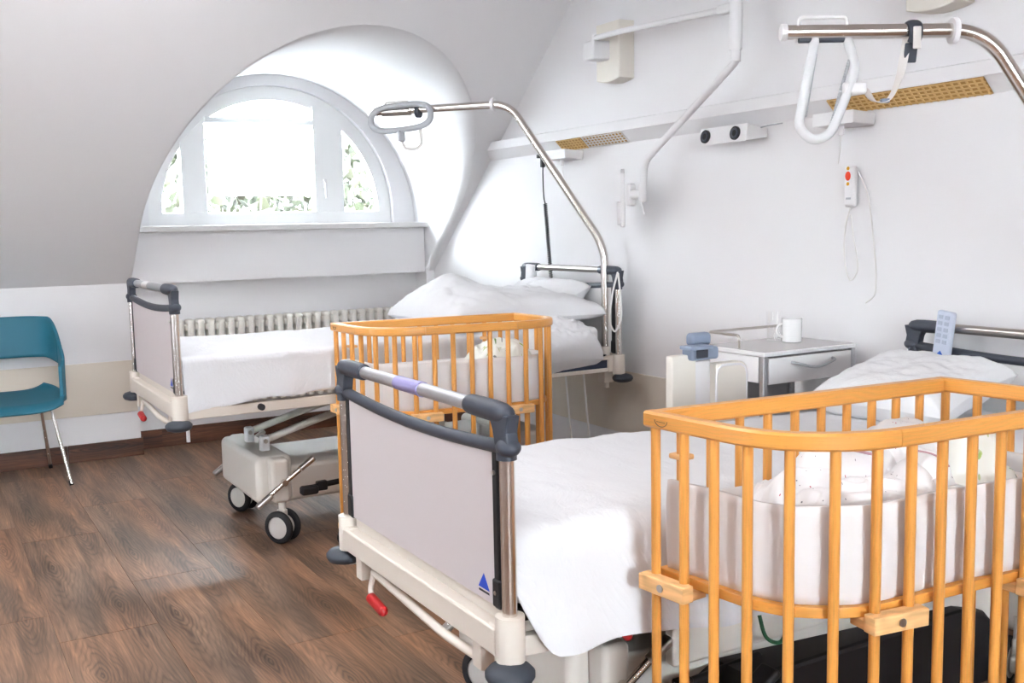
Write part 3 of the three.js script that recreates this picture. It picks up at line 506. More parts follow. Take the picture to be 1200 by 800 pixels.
// ---------------------------------------------------------------- bedside cribs
const CL = 0.91;
const SK = 0.17, uPts = (() => { const h = [[0.0155, 0], [0.0155, 0.06], [0.0155, 0.12], [0.0155, 0.18], [0.0165, 0.232], [0.022, 0.28], [0.043, 0.333], [0.079, 0.37], [0.12, 0.397], [0.172, 0.417], [0.24, 0.4245]]; const all = [...h, [0.35, 0.425], [CL / 2, 0.425], [CL - 0.35, 0.425], ...h.slice().reverse().map(([x, z]) => [CL - x, z])]; return all.map(([x, z]) => V(x + SK * z, 0, z)); })();
const uCurve = new THREE.CatmullRomCurve3(uPts, false, 'centripetal'); uCurve.arcLengthDivisions = 400;
function rail(pts, hw, y0, y1, ch = 0.005) {             // a chamfered bar swept along points in plan, uv in metres along it
  const prof = [[-hw, y0 + ch], [-hw, y1 - ch], [-hw + ch, y1], [hw - ch, y1], [hw, y1 - ch], [hw, y0 + ch], [hw - ch, y0], [-hw + ch, y0]];
  const pos = [], uv = [], idx = []; let len = 0; const n = pts.length;
  for (let i = 0; i < n; i++) {
    const a = pts[Math.max(0, i - 1)], b = pts[Math.min(n - 1, i + 1)], t = b.clone().sub(a).normalize(), nx = -t.z, nz = t.x; if (i) len += pts[i].distanceTo(pts[i - 1]);
    for (let j = 0; j <= 8; j++) { const [k, y] = prof[j % 8]; pos.push(pts[i].x + nx * k, y, pts[i].z + nz * k); uv.push(len * 1.3, j * 0.02 * 6); }
  }
  for (let i = 0; i < n - 1; i++) for (let j = 0; j < 8; j++) { const a = i * 9 + j, b = a + 1, c = a + 9, d = c + 1; idx.push(a, b, c, b, d, c); }
  const cap = (i, flip) => { const o = pos.length / 3; for (let j = 0; j < 8; j++) { const k = (i * 9 + j) * 3; pos.push(pos[k], pos[k + 1], pos[k + 2]); uv.push(0.1, 0.1); } for (let j = 1; j < 7; j++) flip ? idx.push(o, o + j + 1, o + j) : idx.push(o, o + j, o + j + 1); };
  cap(0, true); cap(n - 1, false);
  let g = new THREE.BufferGeometry(); g.setAttribute('position', new THREE.Float32BufferAttribute(pos, 3)); g.setAttribute('uv', new THREE.Float32BufferAttribute(uv, 2)); g.setIndex(idx); g = g.toNonIndexed(); g.computeVertexNormals(); return g;
}
const seg = (a, b, n) => Array.from({ length: n + 1 }, (_, i) => uCurve.getPointAt(lerp(a, b, i / n)));
const dShape = (inset) => { const c = V(CL / 2 + SK * 0.2, 0, 0.2), pts = seg(0, 1, 60).map((p) => { const d = p.clone().sub(c), l = d.length(); return c.clone().addScaledVector(d, (l - inset) / l); }); return poly(pts.map((p) => [p.x, -p.z])); };
const barGeo = (() => { const g = new THREE.CylinderGeometry(0.0108, 0.0108, 0.868, 16, 1); const uv = g.attributes.uv; for (let i = 0; i < uv.count; i++) { const u = uv.getX(i); uv.setXY(i, uv.getY(i) * 1.1, u * 0.4); } return g.translate(0, 0.534, 0); })();
const shortBar = (() => { const g = new THREE.CylinderGeometry(0.0105, 0.0105, 0.31, 14, 1); const uv = g.attributes.uv; for (let i = 0; i < uv.count; i++) { const u = uv.getX(i); uv.setXY(i, uv.getY(i) * 0.4, u * 0.4); } return g.translate(0, 0.812, 0); })();
function makeCrib(label, pos, turn) {
  const c = thing('bedside_crib', label, 'crib', pos, turn, undefined);
  const jl = (() => { for (let t = 0; t < 0.5; t += 0.002) if (uCurve.getPointAt(t).x > 0.30) return t; return 0.4; })();                                       // joint between bent ends and the straight front piece
  mesh('top_rail', rail(seg(0, jl, 30), 0.0155, 0.965, 1.0), M.beech, c); mesh('top_rail', rail(seg(jl + 0.0008, 1 - jl - 0.0008, 10), 0.0155, 0.965, 1.0), M.beech, c); mesh('top_rail', rail(seg(1 - jl, 1, 30), 0.0155, 0.965, 1.0), M.beech, c);
  mesh('back_rail', rail([V(0.018, 0, 0.012), V(0.45, 0, 0.012), V(CL - 0.018, 0, 0.012)], 0.017, 0.963, 0.9995), M.beech, c);
  const tot = uCurve.getLength(), n = Math.round(tot / 0.0875);
  for (let i = 0; i <= n; i++) { const p = uCurve.getPointAt(clamp(lerp(0.022, tot - 0.022, i / n) / tot, 0, 1)); const b = mesh('bar', barGeo, M.beech, c); b.position.set(p.x, 0, p.z); b.rotation.y = i * 2.4; }
  for (let i = 1; i < 11; i++) { const b = mesh('bar', shortBar, M.beech, c); b.position.set(0.012 + i * (CL - 0.024) / 11, 0, 0.012); b.rotation.y = i * 1.7; if (i === 1 || i === 9) mesh('clip', rbox(-0.022, 0.022, 0.885, 0.897, -0.018, 0.02, 0.004), M.paleWood, b); }
  mesh('base_board', uvBox(extrude(dShape(0.018), 0.018, 0.002).rotateX(-Math.PI / 2).translate(0, 0.629, 0), 1.3), M.beech, c);
  mesh('bottom_rail', rail(seg(0, 1, 70), 0.016, 0.075, 0.108), M.beech, c);
  mesh('bottom_rail', rail([V(0.02, 0, 0.0), V(CL - 0.02, 0, 0.0)], 0.014, 0.078, 0.105), M.beech, c);
  // clamp blocks that carry the base board
  
  for (const i of [0, 6, n - 7, n - 1]) {
    const a = uCurve.getPointAt(clamp((0.022 + i * (tot - 0.044) / n) / tot, 0, 1)), b = uCurve.getPointAt(clamp((0.022 + (i + 1) * (tot - 0.044) / n) / tot, 0, 1)), m = a.clone().add(b).multiplyScalar(0.5), t = b.clone().sub(a), ang = Math.atan2(-t.z, t.x);
    const blk = mesh('clamp_block', [uvBox(rbox(-0.068, 0.068, 0.606, 0.642, -0.002, 0.030, 0.003), 2), uvBox(rbox(-0.064, 0.064, 0.606, 0.627, -0.045, -0.003, 0.003), 2)], M.paleWood, c); blk.position.set(m.x, 0, m.z); blk.rotation.y = ang;
    mesh('bolt', cylAB(V(0, 0.624, 0.029), V(0, 0.624, 0.0325), 0.0085, 16), M.steel, blk);
  }
  mesh('mattress', extrude(dShape(0.05), 0.15, 0.008).rotateX(-Math.PI / 2).translate(0, 0.649, 0), M.mattress, c);
  { // soft cloth lining inside the bars
    const cc = V(CL / 2 + SK * 0.2, 0, 0.2), inset = 0.036, f = seg(0.005, 0.995, 90).map((p) => { const d = p.clone().sub(cc), l = d.length(); return cc.clone().addScaledVector(d, (l - inset) / l); });
    const g = grid(90, 10, (u, v) => { const p = f[Math.round(u * 90)], d = p.clone().sub(cc).normalize(), k = 0.004 * Math.sin(v * Math.PI) + 0.0012 * N3(u * 12, v * 3, 2); return V(p.x + d.x * k, lerp(0.846 + 0.004 * N3(u * 9, 1, 1), 0.648, v), p.z + d.z * k); });
    const uv = g.attributes.uv; for (let i = 0; i < uv.count; i++) uv.setXY(i, uv.getX(i) * 1.4, uv.getY(i) * 0.2);
    mesh('lining', shell(g, 0.014), M.bumper, c);
  }
  { // small printed cradle mark on the bent rail
    const d = []; for (let i = 0; i <= 10; i++) { const a = Math.PI * (1 + i / 10); d.push(V(0.02 * Math.cos(a), 0.013 * Math.sin(a), 0)); }
    const mk = mesh('cradle_mark', [new THREE.TubeGeometry(new THREE.CatmullRomCurve3(d), 20, 0.0009, 5), rbox(-0.014, 0.014, -0.004, -0.0028, -0.0006, 0.0006, 0.0003)], M.bark, c); mk.rotation.y = -Math.PI / 2; mk.rotation.y = -Math.PI / 2 + 0.1; mk.position.set(0.0045, 0.987, 0.062);
  }
  for (const [x, z] of [[0.025, 0.02], [CL - 0.025, 0.02], [0.15, 0.36], [CL - 0.05, 0.36]]) {
    const k = mesh('caster', [cylY(0.007, 0.055, 0.08, x, z, 10), rbox(x - 0.03, x + 0.03, 0.045, 0.066, z - 0.012, z + 0.012, 0.006)], M.black, c);
    for (const s of [-1, 1]) { mesh('tyre', new THREE.LatheGeometry([[0.022, -0.009], [0.033, -0.008], [0.036, 0], [0.033, 0.007], [0.022, 0.009]].map(([a, b]) => new THREE.Vector2(a, b)), 24).rotateX(s * Math.PI / 2).rotateY(0.3).translate(x, 0.036, z + s * 0.015), M.tyre, k); mesh('wheel_disc', new THREE.CylinderGeometry(0.024, 0.024, 0.019, 24).rotateX(Math.PI / 2).rotateY(0.3).translate(x, 0.036, z + s * 0.015), M.hub, k); }
  }
  return c;
}
makeCrib('rounded beech bedside crib beside the bed with the purple-taped grip', [1.342, 0, -1.752], R(-4));
makeCrib('rounded beech bedside crib beside the bed below the dormer window', [1.562, 0, -4.262], R(-7.2)).scale.set(0.975, 1, 1);

// ---------------------------------------------------------------- cloths in the cribs
const dotMap = (() => { const dots = []; for (let i = 0; i < 30; i++) dots.push([rnd(), rnd(), 0.005 + rnd() * 0.006, i % 7 === 0 ? [196, 96, 120] : i % 3 ? [120, 122, 134] : [160, 150, 160]]); return tex(512, 512, (u, v) => { for (const [x, y, r, c] of dots) { const dx = Math.abs(u - x), dy = Math.abs(v - y); if (Math.hypot(Math.min(dx, 1 - dx), Math.min(dy, 1 - dy) * 1.2) < r) return c; } return [246, 245, 247]; }); })();
const leafMap = (() => { const d = []; for (let i = 0; i < 26; i++) d.push([rnd(), rnd(), rnd() * 3.14, 0.03 + rnd() * 0.04, [[168, 190, 112], [120, 150, 96], [150, 152, 148], [200, 210, 160]][i % 4]]); return tex(256, 256, (u, v) => { for (const [x, y, a, r, c] of d) { const dx = u - x, dy = v - y, p = dx * Math.cos(a) + dy * Math.sin(a), q = -dx * Math.sin(a) + dy * Math.cos(a); if ((p / r) ** 2 + (q / (r * 0.34)) ** 2 < 1) return c; } return [240, 242, 236]; }); })();
M.dots = std({ map: dotMap, roughness: 0.95, bumpMap: rep(weaveBump, 6, 6), bumpScale: 0.0006 });
M.leafy = std({ map: leafMap, roughness: 0.95 });
function crumpled(w, d, h, sd, mat, label, pos, turn, rolls = [], n = 110) {   // a cloth dropped in soft folds; rolls are rounded bundles in it
  const H = (a, b) => {
    const e = smooth(0, 0.05, 0.5 * Math.min(w, d) * (1 - Math.pow(Math.pow(Math.abs(a) * 2 / w, 3.5) + Math.pow(Math.abs(b) * 2 / d, 3.5), 1 / 3.5)));
    const wx = a + 0.05 * fbm(a * 5, b * 5, sd, 2), wz = b + 0.05 * fbm(a * 5, b * 5, sd + 9, 2);
    let y = h * (0.35 + 0.75 * Math.pow(1 - Math.abs(fbm(wx * 7 + sd, wz * 9, sd, 2)) * 2.2, 2)) + 0.16 * h * Math.pow(1 - Math.abs(N3(wx * 21, wz * 17, sd)), 3);
    for (const [x, z, rx, rz, k, an] of rolls) { const p = (wx - x) * Math.cos(an) + (wz - z) * Math.sin(an), q = -(wx - x) * Math.sin(an) + (wz - z) * Math.cos(an), t = 1 - Math.pow(Math.abs(p / rx), 3) - (q / rz) ** 2; if (t > 0) y = Math.max(y, k * Math.sqrt(t) + 0.25 * h * N3(p * 16, q * 30, sd)); }
    return Math.max(0.004, y * (0.1 + 0.9 * e));
  };
  const g = grid(n, n, (u, v) => { let a = (u - 0.5) * 2, b = (v - 0.5) * 2; const m = Math.max(Math.abs(a), Math.abs(b)), l = Math.hypot(a, b) || 1, k = lerp(1, m / l, 0.55); const wob = 1 + 0.10 * N3(Math.atan2(b, a) * 1.3 + sd, sd, 1) * m; a *= k * wob * w / 2; b *= k * wob * d / 2; return V(a, H(a, b), b); });
  const uv = g.attributes.uv; for (let i = 0; i < uv.count; i++) uv.setXY(i, uv.getX(i) * w * 5.5, uv.getY(i) * d * 5.5);
  const m = mesh('baby_blanket', shell(g, 0.003), mat); m.position.set(...pos); m.rotation.y = turn; tag(m, label, 'blanket'); return m;
}
{
  const b = crumpled(0.50, 0.29, 0.045, 3, M.dots, 'white baby blanket with tiny dots, folded with a dusty pink hem', [1.71, 0.803, -1.515], R(-4), [[-0.13, 0.02, 0.11, 0.048, 0.085, 0.30], [-0.16, 0.07, 0.08, 0.04, 0.055, 0.15], [0.04, -0.05, 0.17, 0.075, 0.125, -0.15], [0.15, 0.04, 0.09, 0.06, 0.07, -0.5]]);
  mesh('hem', [shell(grid(24, 2, (u, v) => { const p = new THREE.CatmullRomCurve3([V(-0.05, 0.128, -0.06), V(-0.035, 0.118, -0.03), V(0.0, 0.104, 0.0), V(0.05, 0.09, 0.025)]).getPoint(u); return V(p.x + (v - 0.5) * 0.014, p.y + 0.004, p.z - (v - 0.5) * 0.006); }), 0.002), spline([V(0.165, 0.092, 0.03), V(0.19, 0.085, 0.065), V(0.20, 0.065, 0.095)], 0.0022, 20, 6)], M.pink, b).userData.label = 'dusty pink hem';
  crumpled(0.26, 0.30, 0.06, 11, M.dots, 'second dotted white cloth heaped behind the folded baby blanket', [2.01, 0.803, -1.60], R(12), [[0.0, -0.02, 0.11, 0.09, 0.12, 0.6]], 60);
  crumpled(0.18, 0.26, 0.07, 17, M.leafy, 'pale green leaf-print cloth in the crib by the taped bed', [2.09, 0.803, -1.50], R(-20), [[0, 0, 0.08, 0.11, 0.13, 0.3]], 60);
  crumpled(0.32, 0.26, 0.07, 23, M.leafy, 'crumpled leaf-print cloth in the crib below the dormer window', [2.24, 0.803, -3.97], R(-8), [[0.02, 0, 0.12, 0.08, 0.10, 0.3]], 60);
}

// ---------------------------------------------------------------- teal shell chair by the window wall
{
  const c = thing('armchair', 'teal plastic shell armchair with open back and slim steel legs', 'chair', [0.43, 0, -6.40]);
  const plan = (f) => { const a = f * R(122), s = Math.sin(a), k = Math.cos(a); return V(0.292 * Math.sign(s) * Math.pow(Math.abs(s), 0.72), 0, -0.265 * Math.sign(k) * Math.pow(Math.abs(k), 0.72)); };
  const topY = (f) => lerp(0.925, 0.70, smooth(0.42, 0.86, Math.abs(f))) - 0.03 * smooth(0.85, 1, Math.abs(f));
  const gs = [];
  const part = (f0, f1, yb, n) => gs.push(shell(grid(n, 14, (u, v) => { const f = lerp(f0, f1, u), p = plan(f), y = lerp(yb(f), topY(f), v), lean = 0.10 * (y - 0.46) / 0.46, sp = 1 + 0.04 * (y - 0.6); return V(p.x * sp, y, p.z * sp - lean * Math.max(0, Math.cos(f * 1.9))); }), 0.018));
  part(-0.66, 0.66, (f) => lerp(0.685, 0.66, smooth(0.35, 0.66, Math.abs(f))), 40);
  part(0.655, 1, () => 0.47, 16); part(-1, -0.655, () => 0.47, 16);
  gs.push(shell(grid(30, 24, (u, v) => { const a = (u - 0.5) * 2, b = v, z = lerp(-0.245, 0.255, b), w = 0.278 * (1 - 0.10 * smooth(0.75, 1, b)) * (1 - 0.25 * Math.pow(1 - b, 6)); return V(a * w, 0.455 + 0.04 * Math.pow(Math.abs(a), 4) + 0.03 * Math.pow(1 - b, 3) - 0.028 * smooth(0.8, 1, b), z); }), -0.014));
  mesh('shell', gs, M.teal, c);
  mesh('seat_bracket', [rbox(-0.2, 0.2, 0.425, 0.447, -0.17, -0.14, 0.004), rbox(-0.2, 0.2, 0.42, 0.445, 0.12, 0.15, 0.004), rbox(-0.21, -0.18, 0.425, 0.445, -0.17, 0.15, 0.004), rbox(0.18, 0.21, 0.425, 0.445, -0.17, 0.15, 0.004)], M.black, c);
  for (const [x0, z0, x1, z1] of [[0.195, 0.12, 0.265, 0.23], [-0.195, 0.12, -0.265, 0.23], [0.165, -0.15, 0.215, -0.31], [-0.165, -0.15, -0.215, -0.31]]) { const l = mesh('leg', cylAB(V(x0, 0.44, z0), V(x1, 0.008, z1), 0.0095, 14, 0.011), M.chrome, c); mesh('foot_cap', cylAB(V(x1, 0.0, z1), V(lerp(x1, x0, 0.06), 0.028, lerp(z1, z0, 0.06)), 0.0118, 12), M.black, l); }
}
// ---------------------------------------------------------------- radiator in the niche
{
  const r = thing('radiator', 'cream column radiator in the niche below the window sill', 'radiator', [1.42, 0, -6.885]);
  const g = join([rbox(-0.022, 0.022, 0.0, 0.58, 0.012, 0.048, 0.02, 3), rbox(-0.022, 0.022, 0.0, 0.58, -0.048, -0.012, 0.02, 3), rbox(-0.0333, 0.0333, 0.50, 0.56, -0.03, 0.03, 0.02, 3), rbox(-0.027, 0.027, 0.548, 0.584, -0.046, 0.046, 0.016, 3), rbox(-0.0333, 0.0333, 0.02, 0.08, -0.03, 0.03, 0.02, 3)]);
  for (let i = 0; i < 25; i++) { const s = mesh('section', g, M.radiator, r); s.position.set(i * 0.0668, 0.255, 0); }
  mesh('valve_pipe', [pipe([V(1.62, 0.3, 0), V(1.68, 0.3, 0), V(1.68, 0.02, 0), V(1.68, 0.0, 0)], 0.009, 0.03, 24, 10), cylAB(V(1.61, 0.3, 0), V(1.65, 0.3, 0), 0.014)], M.white, r);
  mesh('wall_bracket', [box(0.3, 0.33, 0.7, 0.72, -0.064, -0.02), box(1.3, 1.33, 0.7, 0.72, -0.064, -0.02)], M.white, r);
}
// ---------------------------------------------------------------- bedside cabinet, mug and glass
{
  const t = thing('bedside_cabinet', 'white bedside cabinet with one drawer and a low steel rail', 'cabinet', [2.745, 0, -3.19]);
  mesh('top', [rbox(0, 0.5, 0.892, 0.91, 0, 0.355, 0.004)], phy({ color: '#eeeef0', roughness: 0.15, clearcoat: 0.6, clearcoatRoughness: 0.1 }), t);
  for (const [x, z] of [[0.012, 0.34], [0.488, 0.34], [0.012, 0.014], [0.488, 0.014]]) { mesh('post', rbox(x - 0.012, x + 0.012, 0.07, 0.892, z - 0.012, z + 0.012, 0.005), M.alu, t); }
  const dr = mesh('drawer', [rbox(0.028, 0.472, 0.785, 0.885, 0.335, 0.353, 0.003), box(0.035, 0.465, 0.79, 0.87, 0.03, 0.336)], M.white, t);
  mesh('handle', [pipe([V(0.145, 0.862, 0.352), V(0.15, 0.86, 0.376), V(0.25, 0.834, 0.386), V(0.36, 0.86, 0.376), V(0.365, 0.862, 0.352)], 0.0055, 0.06, 50, 10)], M.grey, dr);
  mesh('side_panel', rbox(0.004, 0.016, 0.79, 0.89, 0.03, 0.32, 0.002), M.white, t); mesh('side_panel', rbox(0.484, 0.496, 0.79, 0.89, 0.03, 0.32, 0.002), M.white, t);
  mesh('back_panel', rbox(0.02, 0.48, 0.1, 0.89, 0.002, 0.012, 0.002), M.grey, t);
  const lb = mesh('lower_box', rbox(0.026, 0.474, 0.1, 0.62, 0.015, 0.33, 0.004), M.white, t); mesh('door', rbox(0.03, 0.47, 0.11, 0.61, 0.331, 0.345, 0.003), M.white, lb);
  mesh('rail', [pipe([V(0.42, 0.915, 0.03), V(0.47, 0.915, 0.03), V(0.47, 0.962, 0.02), V(0.02, 0.962, 0.02), V(0.02, 0.962, 0.2), V(0.02, 0.915, 0.2)], 0.0055, 0.02, 80, 10), cylY(0.005, 0.91, 0.96, 0.02, 0.02, 10)], M.steel, t);
  mesh('rail_clip', rbox(0.455, 0.485, 0.91, 0.955, 0.02, 0.05, 0.004), M.grey, t);
  for (const [x, z] of [[0.03, 0.03], [0.47, 0.03], [0.03, 0.325], [0.47, 0.325]]) mesh('caster', [new THREE.CylinderGeometry(0.035, 0.035, 0.022, 20).rotateX(Math.PI / 2).translate(x, 0.035, z), cylY(0.008, 0.05, 0.075, x, z, 10)], M.tyre, t);
  const k = thing('mug', 'plain white mug on the bedside cabinet', 'mug', [3.085, 0.911, -3.03]);
  mesh('body', new THREE.LatheGeometry([[0, 0], [0.036, 0], [0.039, 0.003], [0.041, 0.095], [0.039, 0.096], [0.036, 0.006], [0, 0.005]].map(([a, b]) => new THREE.Vector2(a, b)), 32), M.ceramic, k);
  mesh('handle', new THREE.TorusGeometry(0.026, 0.006, 10, 24, Math.PI * 1.1).rotateZ(Math.PI / 2 - 0.15).translate(-0.038, 0.048, 0).rotateY(-0.45), M.ceramic, k);
  const gl = mesh('drinking_glass', new THREE.LatheGeometry([[0, 0], [0.028, 0], [0.033, 0.12], [0.031, 0.12], [0.0265, 0.006], [0, 0.006]].map(([a, b]) => new THREE.Vector2(a, b)), 28), M.cupGlass); gl.position.set(3.08, 0.911, -3.125); tag(gl, 'clear drinking glass behind the white mug', 'glass');
}
{ // rounded white stand with a blue-grey clamp beside the cabinet
  const s = thing('waste_stand', 'off-white waste stand with rounded panels and a blue-grey clamp on top', 'waste bin', [2.232, 0, -2.75]); s.scale.set(0.917, 1.045, 0.917);
  const pn = (x0, x1, y1, z0, z1, rr) => { const h = new THREE.Shape(); h.moveTo(x0, 0.06); h.lineTo(x1, 0.06); h.lineTo(x1, y1 - rr); h.quadraticCurveTo(x1, y1, x1 - rr, y1); h.lineTo(x0 + 0.01, y1); h.quadraticCurveTo(x0, y1, x0, y1 - 0.01); h.closePath(); return extrude(h, z1 - z0, 0.005).translate(0, 0, z0); };
  mesh('side_panel', pn(0.0, 0.115, 0.905, -0.03, 0.0, 0.02), M.offwhite, s);
  const fp = mesh('front_panel', pn(0.185, 0.345, 0.872, 0.0, 0.035, 0.045), M.offwhite, s); mesh('raised_rim', pipe([V(0.187, 0.2, 0.038), V(0.187, 0.866, 0.038), V(0.34, 0.862, 0.038), V(0.342, 0.2, 0.038)], 0.005, 0.04, 60, 8), M.white, fp);
  mesh('column', rbox(0.11, 0.19, 0.0, 0.885, -0.03, 0.004, 0.008), M.white, s);
  mesh('base', rbox(-0.01, 0.36, 0.0, 0.06, -0.14, 0.12, 0.02), M.grey, s);
  const c = mesh('clamp', [rbox(0.075, 0.21, 0.886, 0.93, -0.035, 0.03, 0.012), rbox(0.1, 0.2, 0.93, 0.975, -0.045, 0.0, 0.016), rbox(0.045, 0.155, 0.925, 0.938, -0.01, 0.06, 0.005)], M.bluegrey, s);
  mesh('clamp_jaw', [rbox(0.095, 0.15, 0.895, 0.922, 0.028, 0.036, 0.003)], M.dark, c);
}
// ---------------------------------------------------------------- things on the head wall
function wallMount(label, y0, y1, z0, z1, arm) {
  const t = thing('arm_mount', label, 'wall mount', [WX, 0, (z0 + z1) / 2]); const hw = (z1 - z0) / 2;
  const s = new THREE.Shape(); s.moveTo(-hw, y0 + 0.012); s.quadraticCurveTo(0, y0 - 0.018, hw, y0 + 0.012); s.lineTo(hw, y1); s.lineTo(-hw, y1); s.closePath();
  mesh('housing', extrude(s, 0.09, 0.006).rotateY(-Math.PI / 2).translate(-0.003, 0, 0), M.offwhite, t); return t;
}
{
  const t = wallMount('cream wall housing carrying the white swing arm', 2.14, 2.44, -4.56, -4.36), o = t.position, P = (x, y, z) => V(x - o.x, y, z - o.z);
  mesh('bearing', rbox(-0.2, -0.085, 2.25, 2.345, -0.08, 0.02, 0.012), M.white, t);
  mesh('swing_arm', [pipe([P(3.12, 2.355, -4.46), P(3.1, 2.345, -4.2), P(3.1, 2.31, -3.46)], 0.014, 0.1, 50, 12), cylY(0.02, 2.3, 2.37, 3.12 - o.x, -4.46 - o.z, 16)], M.white, t);
  mesh('joint', [cylY(0.027, 2.13, 2.5, 3.1 - o.x, -3.385 - o.z, 24), rbox(-0.22, -0.18, 2.29, 2.33, 0.97, 1.06, 0.01), cylY(0.022, 2.08, 2.13, 3.1 - o.x, -3.385 - o.z, 20)], M.white, t);
  mesh('drop_arm', [pipe([P(3.1, 2.12, -3.385), P(3.1, 2.08, -3.385), P(3.1, 1.70, -4.02), P(3.1, 1.52, -4.036)], 0.017, 0.05, 90, 14)], M.white, t);
  const hd = mesh('screen_bracket', [cylY(0.021, 1.51, 1.60, 3.1 - o.x, -4.036 - o.z, 18), cylAB(P(3.1, 1.545, -4.036), P(3.09, 1.545, -4.10), 0.024, 18), rbox(3.07 - o.x, 3.11 - o.x, 1.49, 1.60, -4.135 - o.z, -4.10 - o.z, 0.01), pipe([P(3.09, 1.53, -4.04), P(3.08, 1.50, -4.02), P(3.08, 1.45, -4.0)], 0.004, 0.01, 16, 8)], M.white, t);
  const pl = mesh('screen_plate', [rbox(-0.13, 0.13, -0.135, 0.135, -0.012, 0.012, 0.008), rbox(-0.06, 0.02, -0.13, -0.02, -0.03, 0.0, 0.006)], M.white, t); pl.rotation.set(0, Math.atan2(0.804, 0.594), 0.0); pl.position.copy(P(3.13, 1.535, -4.24)); pl.rotation.z = 0.12;
}
wallMount('cream wall housing high on the wall above the pale blue hand control', 2.14, 2.46, -2.6, -2.385);
{
  const t = thing('socket_box', 'white socket box with two black round sockets under the cornice', 'socket', [3.2, 1.79, -3.55]);
  const s = poly([[-0.03, -0.037], [0.1, -0.02], [0.1, 0.02], [-0.02, 0.037]]);
  mesh('housing', extrude(s, 0.30, 0.003).translate(0, 0, -0.15), M.white, t);
  for (const z of [-0.11, 0.085]) { const k = mesh('socket', new THREE.CylinderGeometry(0.03, 0.03, 0.01, 28).rotateZ(Math.PI / 2 - 0.13).translate(-0.028, 0, z), M.black, t); mesh('socket_rim', new THREE.TorusGeometry(0.019, 0.004, 8, 28).rotateY(Math.PI / 2).rotateZ(-0.13).translate(-0.034, 0, z), M.dark, k); }
  mesh('cable', spline([V(0.06, 0.02, 0.15), V(0.06, 0.025, 0.2), V(0.07, 0.028, 0.27)], 0.003, 16, 6), M.grey, t);
}
for (const [z, label] of [[-2.91, 'small white pull-cord lamp box above the nurse call handset'], [-4.93, 'small white pull-cord lamp box above the coiled black cable']]) {
  const t = thing('pull_cord_box', label, 'lamp box', [3.2, 1.795, z]);
  mesh('housing', extrude(poly([[-0.03, -0.022], [0.09, -0.028], [0.1, 0.02], [-0.03, 0.028]]), 0.2, 0.004).translate(0, 0, -0.1), M.white, t);
  mesh('cord_grip', cylY(0.012, -0.06, -0.02, 0.02, 0.0, 14), M.white, t); mesh('pull_cord', spline([V(0.02, -0.05, 0), V(0.022, -0.11, -0.004), V(0.02, -0.17, -0.012)], 0.0018, 14, 6), M.cable, t);
}
{
  const t = thing('nurse_call_handset', 'white nurse call handset with red and yellow buttons on a looped cord', 'handset', [WX, 1.53, -2.91]);
  mesh('body', rbox(-0.032, -0.004, -0.078, 0.085, -0.026, 0.026, 0.012, 4), M.white, t);
  mesh('red_button', new THREE.SphereGeometry(0.0155, 18, 12).scale(0.4, 1.2, 0.9).translate(-0.032, 0.045, -0.004), std({ color: '#f0451a', roughness: 0.4 }), t);
  for (const y of [0.075, 0.014]) mesh('yellow_button', new THREE.SphereGeometry(0.0075, 14, 10).scale(0.4, 1, 1).translate(-0.032, y, -0.004), std({ color: '#f0b31a', roughness: 0.4 }), t);
  mesh('speaker_slot', rbox(-0.034, -0.031, -0.048, -0.040, -0.012, 0.012, 0.001), M.grey, t);
  mesh('cord', [spline([V(-0.02, -0.078, 0), V(-0.02, -0.17, -0.025), V(-0.012, -0.30, -0.03), V(-0.012, -0.375, 0.0), V(-0.012, -0.33, 0.035), V(-0.012, -0.2, 0.012), V(-0.012, -0.11, -0.004)], 0.0028, 60, 6), spline([V(-0.012, 0.06, 0.03), V(-0.012, -0.02, 0.075), V(-0.012, -0.2, 0.11), V(-0.012, -0.36, 0.128), V(-0.012, -0.43, 0.12), V(-0.012, -0.46, 0.08)], 0.0028, 60, 6)], M.cable, t);
}
{ // black coiled cable hanging behind the window bed
  const pts = [V(0, 0, 0), V(0.0, -0.02, 0.005), V(-0.005, -0.1, 0.01), V(-0.005, -0.24, 0.018)]; const a = V(-0.005, -0.27, 0.03), b = V(-0.03, -0.78, 0.13);
  const hel = []; for (let i = 0; i <= 460; i++) { const u = i / 460, p = a.clone().lerp(b, u), w = u * Math.PI * 2 * 46; hel.push(V(p.x + 0.0095 * Math.cos(w), p.y, p.z + 0.0095 * Math.sin(w))); }
  const t = thing('coiled_cable', 'black coiled cable hanging from the cornice behind the window bed', 'cable', [3.22, 1.80, -5.14]);
  mesh('lead', spline(pts.concat([a]), 0.004, 40, 7), M.black, t); mesh('coil', new THREE.TubeGeometry(new THREE.CatmullRomCurve3(hel), 920, 0.0032, 5), M.black, t);
  mesh('plug', [rbox(-0.035, 0.03, -0.008, 0.014, -0.012, 0.012, 0.004), rbox(-0.012, 0.012, -0.06, 0.0, -0.01, 0.012, 0.005)], M.black, t);
}
